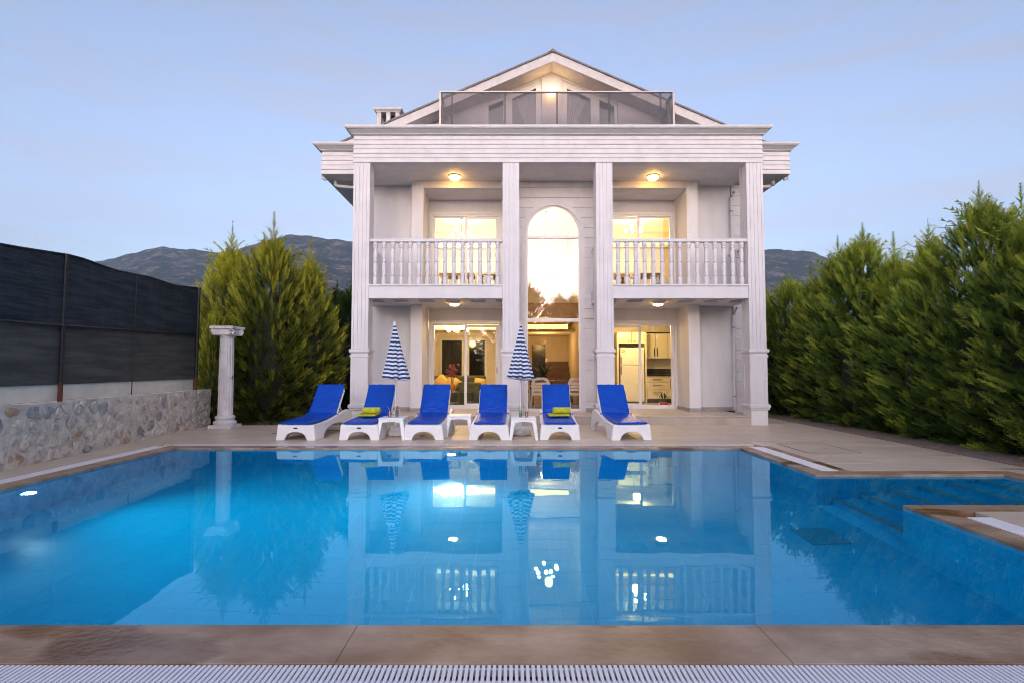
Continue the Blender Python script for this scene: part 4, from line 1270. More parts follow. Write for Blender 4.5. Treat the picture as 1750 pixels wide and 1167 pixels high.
for x in (3.9, 4.1): box('handle', M['steel'], (x - .05, x + .05, 17.93, 17.96, 2.2, 2.215), t)
box('plinth', M['dark'], (4.5, 6.2, 18.05, 18.7, .17, .30), t)
box('worktop', M['counter'], (4.5, 6.2, 17.95, 18.7, 1.06, 1.10), t)
for k, (z0, z1) in enumerate(((.31, .60), (.61, .85), (.86, 1.05))):
    box('drawer', M['cream'], (4.505, 5.195, 17.98, 18.68, z0, z1), t)
    box('handle', M['steel'], (4.68, 5.0, 17.95, 17.98, z1 - .10, z1 - .085), t)
box('cupboard_door', M['cream'], (5.205, 5.8, 17.98, 18.68, .31, 1.05), t)
box('handle', M['steel'], (5.27, 5.285, 17.95, 17.98, .65, .95), t)
box('splashback', M['counter'], (4.5, 6.2, 18.70, 18.72, 1.102, 1.30), t)
for a, b in ((4.5, 4.895), (4.905, 5.3), (5.31, 5.8)):
    box('cupboard_door', M['cream'], (a, b, 18.35, 18.7, 1.65, 2.48), t)
for x in (4.85, 4.95): box('handle', M['dark'], (x - .012, x + .012, 18.32, 18.35, 1.72, 2.0), t)
box('pelmet', M['dark'], (4.5, 6.2, 18.33, 18.7, 2.49, 2.53), t)
tag(box('rug', M['rug'], (3.0, 4.9, 15.9, 17.3, .169, .178)), 'patterned brown rug on the kitchen floor', 'rug')
t = thing('inner_door', 'honey coloured wooden door left of the refrigerator', 'door', (3.0, 18.72, .17))
box('door_panel', M['oak'], (2.98, 3.24, 18.68, 18.74, .175, 2.15), t)
fr = MB(); ring(fr, rect(2.9, 3.32, .172, 2.25), rect(2.98, 3.24, .175, 2.15), 18.66, 18.745); fr.build('frame', M['in_white'], t)
t = thing('potted_plant', 'small leafy plant in a red pot inside the right glass door', 'plant', (4.42, 15.75, .17))
MB().lathe([(.07, 0), (.11, .05), (.12, .16), (.10, .17)], (4.42, 15.75, .17), 14).build('pot', M['pot'], t, smooth=True)
for k in range(9):
    a = k * .75 + .3; l_ = .16 + .05 * (k % 3)
    b = Vector((4.42, 15.75, .33)); tip = b + Vector((math.cos(a) * l_ * 1.3, math.sin(a) * l_ * .6, .10 + .09 * (k % 4))); mid = (b + tip) / 2 + Vector((0, 0, .12))
    s_ = Vector((-math.sin(a), math.cos(a), .3)) * .025
    MB().add([b, mid + s_, tip, mid - s_], [(0, 1, 2, 3)]).build('leaf', M['leaf'], t, fix=False)

# furniture silhouettes in the upper rooms
def desk(x0, x1, y, h, label, m):
    t = thing('table', label, 'table', ((x0 + x1) / 2, y, 3.36), group='wooden tables in the upper rooms')
    box('tabletop', m, (x0, x1, y, y + .6, 3.36 + h - .10, 3.36 + h), t)
    for x in (x0 + .12, x1 - .12):
        for yy in (y + .06, y + .54): box('leg', m, (x - .06, x + .06, yy - .04, yy + .04, 3.36, 3.36 + h - .10), t)
desk(-2.2, -1.15, 16.2, .82, 'wooden table behind the left balcony door, left leaf', M['oak'])
desk(-0.98, -0.2, 16.3, .80, 'wooden table behind the left balcony door, right leaf', M['wood'])
desk(2.75, 3.6, 16.3, .82, 'honey wood table behind the right balcony door, left pane', M['oak'])
desk(3.75, 4.6, 16.3, .84, 'dark wood table behind the right balcony door, right pane', M['wood'])
# ------------------------------------------------------------------ stone wall, fence, shower pillar
WA, WB = Vector((-6.30, 4.0, 0)), Vector((-7.02, 12.62, 0))
wd = (WB - WA).normalized(); wn_ = Vector((wd.y, -wd.x, 0)); WL = (WB - WA).length
def wp(u, v, n): return WA + wd * u + Vector((0, 0, v)) + wn_ * n
wall = thing('stone_wall', 'low whitewashed rubble stone wall along the left side of the pool', 'wall', WA)
WH = 0.85
NU, NV = 190, 18
vs, fs = [], []
for i in range(NU + 1):
    for j in range(NV + 1):
        u, v = WL * i / NU, WH * j / NV
        nn = mnoise.fractal((u * 4, v * 4, 0.5), 0.8, 2, 4) * .028 + mnoise.noise((u * 14, v * 14, 3)) * .008
        top = (mnoise.noise((u * 3, 0, 7)) * .02) if j == NV else 0
        vs.append(wp(u, v - .02 + top, nn - .01))
b0 = len(vs)
for i in range(NU + 1):
    u = WL * i / NU
    vs.append(wp(u, WH - .02 + mnoise.noise((u * 4, 1, 7)) * .02, -.22)); vs.append(wp(u, WH - .03, -.42)); vs.append(wp(u, -.15, -.42))
for i in range(NU):
    for j in range(NV):
        k = i * (NV + 1) + j
        fs.append((k, k + NV + 1, k + NV + 2, k + 1))
    t0, t1 = i * (NV + 1) + NV, (i + 1) * (NV + 1) + NV
    q0, q1 = b0 + 3 * i, b0 + 3 * (i + 1)
    fs += [(t0, t1, q1, q0), (q0, q1, q1 + 1, q0 + 1), (q0 + 1, q1 + 1, q1 + 2, q0 + 2)]
k0 = NU * (NV + 1)
fs.append(tuple([k0 + j for j in range(NV + 1)] + [b0 + 3 * NU, b0 + 3 * NU + 1, b0 + 3 * NU + 2]))
MB().add(vs, fs).build('mortar', M['mortar'], wall, smooth=True, fix=False)
# rubble stones: cells of a random point set, each a domed, uneven stone of its own
seeds = []
tries = 0
while len(seeds) < 120 and tries < 9000:
    tries += 1
    p = (random.uniform(0, WL), random.uniform(0.02, WH - .03))
    dmin = random.choice((.13, .19, .25, .33, .38))
    if all((p[0] - q[0]) ** 2 + ((p[1] - q[1]) * 1.35) ** 2 > ((dmin + q[2]) / 2) ** 2 for q in seeds): seeds.append((*p, dmin))
for i, (sx, sy, _) in enumerate(seeds):
    poly = [(sx - .3, sy - .22), (sx + .3, sy - .22), (sx + .3, sy + .22), (sx - .3, sy + .22)]
    for j, (qx, qy, _) in enumerate(seeds):
        if i == j or abs(qx - sx) > .7: continue
        mx_, my_ = (sx + qx) / 2, (sy + qy) / 2
        dx, dy = qx - sx, qy - sy
        out = []
        for k in range(len(poly)):
            a, b = poly[k], poly[(k + 1) % len(poly)]
            da = (a[0] - mx_) * dx + (a[1] - my_) * dy; db = (b[0] - mx_) * dx + (b[1] - my_) * dy
            if da <= 0: out.append(a)
            if da * db < 0:
                t_ = da / (da - db); out.append((a[0] + (b[0] - a[0]) * t_, a[1] + (b[1] - a[1]) * t_))
        poly = out
        if len(poly) < 3: break
    if len(poly) < 3: continue
    poly = [(min(max(x, .01), WL - .01), min(max(y, .0), WH - .025)) for x, y in poly]
    cx_, cy_ = sum(p[0] for p in poly) / len(poly), sum(p[1] for p in poly) / len(poly)
    shr = random.uniform(.66, .92)
    # resample the outline to ten points, rounded
    N = 10; ringp = []
    for k in range(N):
        a = 2 * PI * k / N; ca, sa = math.cos(a), math.sin(a)
        best = 9
        for q in range(len(poly)):
            (x1, y1), (x2, y2) = poly[q], poly[(q + 1) % len(poly)]
            x1 -= cx_; x2 -= cx_; y1 -= cy_; y2 -= cy_
            den = ca * (y2 - y1) - sa * (x2 - x1)
            if abs(den) < 1e-9: continue
            t_ = (x1 * (y2 - y1) - y1 * (x2 - x1)) / den
            w_ = (x1 * sa - y1 * ca) / den
            if t_ > 0 and -1e-6 <= w_ <= 1 + 1e-6: best = min(best, t_)
        r_ = best if best < 5 else .08
        ringp.append(min(r_, .34) * shr * random.uniform(.78, 1.05))
    avg = sum(ringp) / N
    ringp = [.85 * r_ + .15 * avg for r_ in ringp]
    h_ = random.uniform(.002, .012)
    vs = []
    for f_, d_ in ((1.0, -.02), (.93, h_ * .55), (.62, h_)):
        for k in range(N):
            a = 2 * PI * k / N
            vs.append(wp(cx_ + ringp[k] * f_ * math.cos(a), cy_ + ringp[k] * f_ * math.sin(a), d_ + random.uniform(-.007, .007)))
    vs.append(wp(cx_, cy_, h_ + random.uniform(-.01, .012)))
    fs = []
    for q in range(2):
        for k in range(N): fs.append((q * N + k, q * N + (k + 1) % N, (q + 1) * N + (k + 1) % N, (q + 1) * N + k))
    for k in range(N): fs.append((2 * N + k, 2 * N + (k + 1) % N, 3 * N))
    m_ = random.choices([M['stone_a'], M['stone_b'], M['stone_c']], (.80, .11, .09))[0]
    MB().add(vs, fs).build('stone', m_, wall, fix=False)

fence = thing('netting_fence', 'tall fence of dark shade netting on posts above the stone wall', 'fence', (-6.85, 8, .85))
def fp(y, z, o=0.0): return Vector((-6.74 - .0835 * (y - 6.9) + o, y, z))
TOPS = [(2.5, 3.0), (4.1, 3.05), (5.8, 2.92), (7.09, 2.95), (8.34, 3.07), (9.3, 3.02), (10.3, 3.07), (11.3, 3.05), (12.2, 3.14)]
def lerp_tab(tab, y):
    for (a, za), (b, zb) in zip(tab, tab[1:]):
        if y <= b:
            q = max(0, (y - a) / (b - a)); return za + (zb - za) * q
    return tab[-1][1]
MIDS = [(2.5, 1.86), (8.0, 1.95), (12.2, 2.06)]
def net_panel(name, m, y0, y1, zlo, zhi, amp, o):
    nu, nv = max(8, int((y1 - y0) * 16)), 12
    vs, fs = [], []
    for i in range(nu + 1):
        y = y0 + (y1 - y0) * i / nu
        for j in range(nv + 1):
            q = j / nv
            z = zlo(y) + (zhi(y) - zlo(y)) * q
            w = math.sin(PI * i / nu)
            d = amp * (mnoise.noise((y * 1.3, z * 7 + w * 2.5, o * 9)) * (.35 + w) + .5 * mnoise.noise((y * 9, z * 1.2, 2)))
            vs.append(fp(y, z, o + d))
    for i in range(nu):
        for j in range(nv):
            k = i * (nv + 1) + j
            fs.append((k, k + nv + 1, k + nv + 2, k + 1))
    MB().add(vs, fs).build(name, m, fence, smooth='all', fix=False)
mid = lambda y: lerp_tab(MIDS, y)
top = lambda y: lerp_tab(TOPS, y)
strip = lambda y: 1.08
foot = lambda y: .84
ys = [2.5, 4.4, 6.3, 8.14, 9.88, 12.2]
for a, b in zip(ys, ys[1:]):
    net_panel('upper_net', M['net'], a, b, mid, top, .035, .03)
    net_panel('lower_net', M['net2'], a, b, strip, lambda y: mid(y) + .02, .02, .0)
    net_panel('base_sheet', M['sheet'], a, b, foot, lambda y: strip(y) + .01, .012, -.03)
for y in (4.4, 8.14, 12.2):
    MB().tube([fp(y, 1.12, .035), fp(y, top(y), .05)], .028 if y < 12 else .035, 8).build('post', M['post'], fence)
    MB().tube([fp(y, .80, .033), fp(y, 1.12, .035)], .032, 8).build('post_foot', M['rust'], fence)
for y in (6.3, 9.88):
    MB().tube([fp(y, .84, .03), fp(y, top(y), .06)], .008, 6).build('tie_wire', M['post'], fence)
yy = [2.5 + .3 * k for k in range(33)]
MB().tube([fp(y, top(y), .035) for y in yy if y <= 12.2], .014, 6).build('top_cord', M['post'], fence)
MB().tube([fp(y, mid(y) + .01, .045) for y in yy if y <= 12.2], .022, 6).build('middle_rail', M['post'], fence)

# classical shower pillar
PX, PY = -6.30, 12.05
pil = thing('shower_pillar', 'white fluted classical pillar fitted as a pool shower at the end of the stone wall', 'pillar', (PX, PY, 0))
box('plinth', M['marble'], (PX - .31, PX + .31, PY - .31, PY + .31, 0, .075), pil, bevel=.01)
MB().lathe([(.285, .075), (.30, .10), (.30, .13), (.27, .16), (.235, .175), (.235, .20), (.255, .215), (.26, .245), (.235, .275), (.20, .29)], (PX, PY, 0), 28).build('base_torus', M['marble'], pil, smooth=True)
def fl_(a, k): return 1 - .075 * max(0, math.cos(a * 14)) ** 0.6
MB().lathe([(.20, .28), (.195, .34), (.19, 1.2), (.178, 2.02), (.182, 2.06)], (PX, PY, 0), 112, rad=fl_).build('shaft', M['marble'], pil, smooth=True)
MB().lathe([(.18, 2.04), (.20, 2.06), (.21, 2.09), (.19, 2.11)], (PX, PY, 0), 28).build('neck_ring', M['marble'], pil, smooth=True)
cap = MB()
h = .33
star = []
for k in range(4):
    a = k * PI / 2
    for (x, y) in [(-h, -h), (-h * .5, -h * .86), (0, -h * .80), (h * .5, -h * .86)]:
        star.append((PX + x * math.cos(a) - y * math.sin(a), PY + x * math.sin(a) + y * math.cos(a)))
cap.prism(star, 'z', 2.235, 2.30)
cap.build('abacus', M['marble'], pil, bevel=.008)
box('capital_block', M['marble'], (PX - .24, PX + .24, PY - .24, PY + .24, 2.09, 2.236), pil, bevel=.02)
for sx in (-1, 1):
    for sy in (-1, 1):
        d = Vector((sx, sy, 0)).normalized()
        c = Vector((PX, PY, 2.165)) + d * .34
        t_ = Vector((-d.y, d.x, 0))
        vo = MB()
        # a scroll: tube wound in the vertical plane facing along the diagonal
        pts = [c + d * (.085 - .010 * q) * math.cos(q * .62) * .9 + Vector((0, 0, (.085 - .010 * q) * math.sin(q * .62))) for q in range(9)]
        vo.tube(pts, .026, 7)
        vo.tube([c - t_ * .05, c + t_ * .05], .07, 14)
        vo.build('volute', M['marble'], pil, smooth=True)
sh = MB().tube([(PX + .16, PY - .24, 2.19), (PX + .30, PY - .36, 2.20), (PX + .37, PY - .40, 2.18)], .014, 8)
sh.build('shower_arm', M['chrome'], pil, smooth=True)
MB().lathe([(.012, 0.03), (.02, .0), (.055, -.02), (.06, -.035), (.05, -.04)], (PX + .37, PY - .40, 2.15), 14).build('shower_head', M['chrome'], pil, smooth=True)
MB().tube([(PX + .17, PY - .08, 1.14), (PX + .24, PY - .12, 1.14)], .022, 8).build('valve_body', M['chrome'], pil)
MB().tube([(PX + .24, PY - .12, 1.10), (PX + .24, PY - .12, 1.19)], .014, 8).build('valve_lever', M['chrome'], pil)

pil.scale = (.80, .80, .975); pil.location.x = -6.385

# ------------------------------------------------------------------ sun loungers
def bez(p, n=8):
    out = []
    for k in range(n + 1):
        t = k / n
        q = [Vector(x) for x in p]
        while len(q) > 1: q = [a.lerp(b, t) for a, b in zip(q, q[1:])]
        out.append(tuple(q[0]))
    return out
W2 = .345
def lounger():
    root = thing('sun_lounger', None, 'sun lounger')
    prof = [(0.045, 0.0), (0.01, .10), (0.0, .285)] + bez([(0, .285), (.4, .29), (.8, .30), (1.15, .37), (1.40, .45), (1.60, .45)], 10)[1:]
    prof += bez([(1.60, .45), (1.80, .45), (1.90, .36), (1.90, .22), (1.80, .10), (1.74, 0.0)], 8)[1:]
    prof += [(1.62, 0.0)] + bez([(1.62, .0), (1.60, .14), (1.45, .22), (1.2, .25), (.95, .23), (.62, .25), (.40, .15), (.36, 0.0)], 14)[1:]
    for sx in (-1, 1):
        mb = MB()
        x0, x1 = (-W2, -W2 + .065) if sx < 0 else (W2 - .065, W2)
        n = len(prof)
        # flare outwards towards the floor
        def fx(x, z): return x + sx * .035 * max(0, 1 - z / .30)
        vs = [(fx(x0, z), y, z) for y, z in prof] + [(fx(x1, z), y, z) for y, z in prof]
        mb.add(vs, [tuple(range(n)), tuple(range(2 * n - 1, n - 1, -1))] + [(i, i + n, (i + 1) % n + n, (i + 1) % n) for i in range(n)])
        mb.build('side_frame', M['plastic'], root, bevel=.008)
    fz = [(-W2 - .03, 0), (-W2 - .012, .14), (-W2 + .002, .288), (W2 - .002, .288), (W2 + .012, .14), (W2 + .03, 0), (W2 - .13, 0)] + bez([(W2 - .13, 0), (W2 - .16, .13), (W2 - .20, .155), (0, .185), (-W2 + .20, .155), (-W2 + .16, .13), (-W2 + .13, 0)], 14)[1:]
    MB().prism(fz, 'y', -.012, .05).build('front_apron', M['plastic'], root, bevel=.008)
    for k in range(7):
        y = .08 + .155 * k
        z = .255 + .004 * k + (.05 * max(0, (k - 3)) / 4)
        box('seat_slat', M['plastic'], (-W2 + .066, W2 - .066, y, y + .115, z, z + .025), root)
    box('rear_bar', M['plastic'], (-W2 + .066, W2 - .066, 1.66, 1.74, .36, .42), root)
    # backrest panel, leaning back
    A = R(52); by, bz = 1.14, .365
    L = .745
    def bp(x, s, d): return (x, by + math.cos(A) * s - math.sin(A) * d * -1, bz + math.sin(A) * s - math.cos(A) * d)
    out = [(-.30, 0), (.30, 0), (.30, L - .12)] + [(.30 * math.cos(t), L - .12 + .12 * math.sin(t)) for t in [PI * k / 10 for k in range(1, 10)]] + [(-.30, L - .12)]
    mb = MB(); n = len(out)
    mb.add([bp(x, s, 0) for x, s in out] + [bp(x, s, .04) for x, s in out], [tuple(range(n)), tuple(range(2 * n - 1, n - 1, -1))] + [(i, i + n, (i + 1) % n + n, (i + 1) % n) for i in range(n)])
    mb.build('backrest', M['plastic'], root, bevel=.008)
    for sx in (-.2, .2):
        MB().tube([bp(sx, .42, .05), (sx, 1.62, .41)], .016, 6).build('back_support', M['plastic'], root)
    # mattress: one soft sheet with a fold, 6 cm thick
    path_ = [(-.03, .315), (.2, .325), (.5, .335), (.8, .345), (1.0, .372), (1.10, .392)]
    ss = [.03, .06, .12, .22, .40, .58, .735]
    path_ += [bp(0, s, -.035)[1:] for s in ss]
    pts = []
    for a, b in zip(path_, path_[1:]):
        for q in range(4): pts.append(Vector(a).lerp(Vector(b), q / 4))
    pts.append(Vector(path_[-1]))
    nX = 14; T = .028
    vs, fs = [], []
    nP = len(pts)
    for side in (1, -1):
        for k, p in enumerate(pts):
            d = (pts[min(k + 1, nP - 1)] - pts[max(k - 1, 0)]).normalized()
            nv = Vector((-d.y, d.x))
            for i in range(nX + 1):
                u = i / nX * 2 - 1
                ed = min(1, (1 - abs(u)) * 7) ** .5 * min(1, min(k, nP - 1 - k) / 2 + .25) ** .5
                wr = .010 * mnoise.noise((u * 3.2, k * .35, 1.7)) + (.012 * mnoise.noise((u * 2.5, k * 1.1, 5.2)) if 19 <= k <= 32 else 0)
                off = side * T * (.35 + .65 * ed) + (wr if side > 0 else 0)
                wx = .285 * (1 + .02 * mnoise.noise((k * .3, u, 2)))
                vs.append((u * wx, p.x + nv.x * off, p.y + nv.y * off))
    S = nP * (nX + 1)
    for sd in (0, 1):
        for k in range(nP - 1):
            for i in range(nX):
                a = sd * S + k * (nX + 1) + i
                fs.append((a, a + 1, a + nX + 2, a + nX + 1))
    for k in range(nP - 1):
        for i in (0, nX):
            a = k * (nX + 1) + i
            fs.append((a, a + nX + 1, S + a + nX + 1, S + a))
    for i in range(nX):
        for k in (0, nP - 1):
            a = k * (nX + 1) + i
            fs.append((a, a + 1, S + a + 1, S + a))
    MB().add(vs, fs).build('mattress', M['cushion'], root, smooth=True)
    for sx in (-1, 1):
        MB().tube([(sx * .285, 1.12, .41), (sx * .32, 1.11, .40), (sx * .335, 1.10, .365)], .008, 5).build('tie', M['cushion'], root)
    em = MB()
    em.add([(.045 * math.cos(t) , -.0145, .225 + .016 * math.sin(t)) for t in [2 * PI * k / 14 for k in range(14)]] + [(0, -.0155, .226)], [(k, (k + 1) % 14, 14) for k in range(14)])
    em.build('emblem', M['emblem'], root, fix=False)
    return root
LG = [(-3.97, 9.95, -4.5, 'blue cushioned sun lounger at the left end of the row, beside the conifers'),
      (-2.81, 9.97, -1.6, 'blue sun lounger carrying a yellow towel beside the left drinks table'),
      (-1.63, 9.98, -1.0, 'blue sun lounger just right of the left striped umbrella, without a towel'),
      (-0.42, 9.98, -1.3, 'blue sun lounger just left of the right striped umbrella, without a towel'),
      (0.885, 9.98, -1.6, 'blue sun lounger carrying a yellow towel in front of the arched window'),
      (2.20, 9.96, 3.8, 'blue sun lounger at the right end of the row before the kitchen door')]
l0 = lounger()
LO = [l0] + [copy_tree(l0) for _ in LG[1:]]
for k in (2, 3, 5):        # no emblem shows on these three
    for c_ in list(LO[k].children):
        if c_.name.startswith('emblem'): bpy.data.objects.remove(c_)
for o, (x, y, a, lab) in zip(LO, LG):
    o.location = (x, y, 0.0); o.rotation_euler.z = R(a)
    tag(o, lab, 'sun lounger', 'sun loungers lined up by the pool')

def towel(x, y, a, lab):
    t = thing('towel', lab, 'towel', group='yellow towels on the loungers')
    vs, fs = [], []
    # folded flat part
    box('folded_part', M['towel'], (-.24, .17, -.16, .14, 0, .022), t, bevel=.009, seg=2)
    sp = [(.062 - .0035 * k) for k in range(11)]
    r_ = MB().lathe([(.02, -.175), (.058, -.172), (.062, -.16), (.063, 0), (.061, .16), (.057, .172), (.02, .175)], (0, 0, 0), 18)
    r_.v = [(z + .03, x_ + .05, y_ + .085) for x_, y_, z in r_.v]
    r_.build('rolled_part', M['towel'], t, smooth=True)
    t.location = (x, y, .405); t.rotation_euler = (R(3.5), 0, R(a))
towel(-2.80, 10.62, -6, 'yellow rolled towel on the lounger beside the left drinks table')
towel(0.95, 10.62, 4, 'yellow rolled towel on the lounger before the arched window')

# ------------------------------------------------------------------ white side tables
def side_table():
    t = thing('side_table', None, 'side table')
    w = .235
    box('tabletop', M['plastic'], (-w, w, -w, w, .37, .405), t, bevel=.012, seg=2)
    for k in range(4):
        m4 = Matrix.Rotation(k * PI / 2, 4, 'Z')
        ap = MB().prism([(-w + .012, .372), (w - .012, .372), (w - .035, .30)] + bez([(w - .035, .30), (w - .09, .335), (0, .345), (-w + .09, .335), (-w + .035, .30)], 8)[1:], 'y', -w + .010, -w + .03)
        ap.v = [tuple(m4 @ Vector(v)) for v in ap.v]; ap.build('apron', M['plastic'], t)
        lg = MB()
        c = w - .045
        lg.add([(-w + .008, -w + .008, .371), (-w + .085, -w + .008, .371), (-w + .085, -w + .085, .371), (-w + .008, -w + .085, .371),
                (-w - .035, -w - .035, 0), (-w + .02, -w - .035, 0), (-w + .02, -w + .02, 0), (-w - .035, -w + .02, 0)],
               [(0, 1, 2, 3), (7, 6, 5, 4), (0, 4, 5, 1), (1, 5, 6, 2), (2, 6, 7, 3), (3, 7, 4, 0)])
        lg.v = [tuple(m4 @ Vector(v)) for v in lg.v]; lg.build('leg', M['plastic'], t, bevel=.006)
    return t
ST = [(-2.235, 10.22, 'white plastic side table with orange juice between the second and third loungers'),
      (-1.03, 10.75, 'bare white plastic side table between the two middle loungers'),
      (.215, 10.22, 'white plastic side table holding celery and juice by the right umbrella')]
s0 = side_table()
for k, (x, y, lab) in enumerate(ST):
    o = s0 if k == 0 else copy_tree(s0)
    o.location = (x, y, 0); tag(o, lab, 'side table', 'white side tables between the loungers')
def tumbler(x, y, z, r, h, lab, fill, straw=None, group=None):
    t = thing('drinking_glass', lab, 'glass', (x, y, z), group=group)
    MB().lathe([(r * .86, .001), (r, h), (r * .93, h), (r * .80, .012)], (x, y, z), 16).build('tumbler', M['tumbler'], t, smooth=True)
    if fill: MB().lathe([(r * .78, .014), (r * .90, h * .82)], (x, y, z), 16).build('juice', fill, t, smooth=True)
    if straw: MB().tube([(x + .01, y, z + .02), (x - .012, y, z + h + .03), (x - .045, y, z + h + .075)], .005, 6).build('straw', straw, t)
    return t
tumbler(-2.285, 10.12, .406, .033, .125, 'glass of orange juice with a pink straw on the left drinks table', M['juice'], M['straw'], 'glasses of orange juice')
t = tumbler(-2.155, 10.14, .406, .030, .13, 'tall glass of brown breadsticks on the left drinks table', None)
for k in range(9):
    a = k * .7; MB().tube([(-2.155 + .012 * math.cos(a), 10.14 + .012 * math.sin(a), .42), (-2.155 + .022 * math.cos(a), 10.14 + .022 * math.sin(a), .60 + .01 * (k % 3))], .006, 5).build('breadstick', M['stick'], t)
tumbler(.275, 10.12, .406, .032, .12, 'glass of orange juice on the table by the right umbrella', M['juice'], None, 'glasses of orange juice')
MB_t = tumbler(.155, 10.12, .406, .028, .13, 'glass of celery sticks with a dark bent straw on the right drinks table', None)
for k in range(6):
    a = k * 1.05; MB().tube([(.155 + .010 * math.cos(a), 10.12 + .010 * math.sin(a), .42), (.155 + .03 * math.cos(a), 10.12 + .02 * math.sin(a), .59 + .012 * (k % 3))], .008, 5).build('celery_stick', M['celery'], MB_t)
MB().tube([(.16, 10.12, .45), (.175, 10.12, .60), (.215, 10.12, .62), (.25, 10.12, .575)], .004, 5).build('straw', M['dark'], MB_t)

# ------------------------------------------------------------------ closed striped umbrellas
def umbrella(knob):
    t = thing('beach_umbrella', None, 'umbrella')
    base = MB(); loft_rect(base, -.15, .15, -.15, .15, [(0.0, 0), (.015, .02), (.01, .10), (-.03, .145), (-.05, .15)]); base.build('base_block', M['plastic'], t, bevel=.01)
    MB().lathe([(.035, .15), (.035, .26), (.022, .27)], (0, 0, 0), 12).build('base_socket', M['plastic'], t, smooth=True)
    MB().tube([(0, 0, .2), (0, 0, 2.17)], .016, 10).build('pole', M['trim'], t)
    n, m = 96, 30
    vs, uvs, fs = [], [], []
    for k in range(m + 1):
        s = k / m
        r = .022 + .235 * s ** 1.05
        z0 = 2.16 - 1.06 * s
        for i in range(n):
            a = 2 * PI * i / n
            f = math.cos(a * 8 + .6 * math.sin(a * 2)) 
            amp = (.10 + .16 * s)
            rr = r * (1 - amp * .6 + amp * f) * (1 + .05 * math.sin(a + 1.0))
            z = z0 + .010 * s * f - .02 * s * math.cos(a) + .012 * s * mnoise.noise((math.cos(a) * 2.5, math.sin(a) * 2.5, 3.3))
            vs.append((rr * math.cos(a), rr * math.sin(a), z)); uvs.append((i / n, s * .985))
    for k in range(m):
        for i in range(n):
            j = (i + 1) % n
            fs.append((k * n + i, k * n + j, (k + 1) * n + j, (k + 1) * n + i))
    # inner hem so that the cloth has an inside
    b = m * n
    for i in range(n):
        x, y, z = vs[b + i]; vs.append((x * .96, y * .96, z + .002)); uvs.append((i / n, .985))
    for i in range(n):
        x, y, z = vs[b + i]; vs.append((x * .25, y * .25, z + .45)); uvs.append((i / n, .6))
    for q in range(2):
        for i in range(n):
            j = (i + 1) % n
            fs.append((b + q * n + i, b + q * n + j, b + (q + 1) * n + j, b + (q + 1) * n + i))
    o = MB().add(vs, fs).build('canopy', M['stripe'], t, smooth='all', fix=False)
    uvl = o.data.uv_layers.new(name='UVMap')
    for lp in o.data.loops: uvl.data[lp.index].uv = uvs[lp.vertex_index]
    MB().lathe([(.020, 2.15), (.026, 2.165), (.03, 2.19), (.02, 2.23), (.012, 2.245)] if knob else [(.018, 2.15), (.02, 2.17), (.012, 2.185)], (0, 0, 0), 12).build('finial', M['plastic'], t, smooth=True)
    return t
u0 = umbrella(True); u0.location = (-2.285, 10.72, 0); u0.rotation_euler = (R(.4), R(-1.5), R(15))
tag(u0, 'closed navy and white striped umbrella with a white knob before the left balcony', 'umbrella', 'closed striped umbrellas behind the loungers')
u1 = umbrella(False); u1.location = (.165, 10.78, 0); u1.rotation_euler = (0, R(.5), R(48))
tag(u1, 'closed navy and white striped umbrella before the left inner column', 'umbrella', 'closed striped umbrellas behind the loungers')

# ------------------------------------------------------------------ underwater pool lamps
def pool_lamp(x, y, z, nx, ny, lab):
    t = thing('pool_lamp', lab, 'pool light', (x, y, z), group='underwater lamps in the pool walls')
    d = Vector((nx, ny, 0)); a = Vector((-ny, nx, 0))
    def disc(r, off, th, m, nm):
        vs = []
        for s in (off, off + th):
            for k in range(20):
                q = 2 * PI * k / 20
                vs.append(Vector((x, y, z)) + d * s + a * r * math.cos(q) + Vector((0, 0, r * math.sin(q))))
        MB().add(vs, [tuple(range(20)), tuple(range(39, 19, -1))] + [(k, k + 20, (k + 1) % 20 + 20, (k + 1) % 20) for k in range(20)]).build(nm, m, t)
    disc(.085, .008, .03, M['tile'], 'rim'); disc(.062, .0385, .012, M['pool_lamp'], 'lens')
    l = bpy.data.lights.new('pool_light', 'SPOT'); l.energy = 110; l.color = (.80, .93, 1.0); l.spot_size = R(130); l.spot_blend = 1.0; l.shadow_soft_size = .06
    o = bpy.data.objects.new('pool_light', l); col.objects.link(o); o.location = Vector((x, y, z)) + d * .08
    o.rotation_euler = (d + Vector((0, 0, .05))).to_track_quat('-Z', 'Y').to_euler()
pool_lamp(XL, 6.25, -.42, 1, 0, 'glowing underwater lamp in the left pool wall below the stone wall')
pool_lamp(-1.0, YF, -.42, 0, -1, 'glowing underwater lamp in the far pool wall below the loungers')

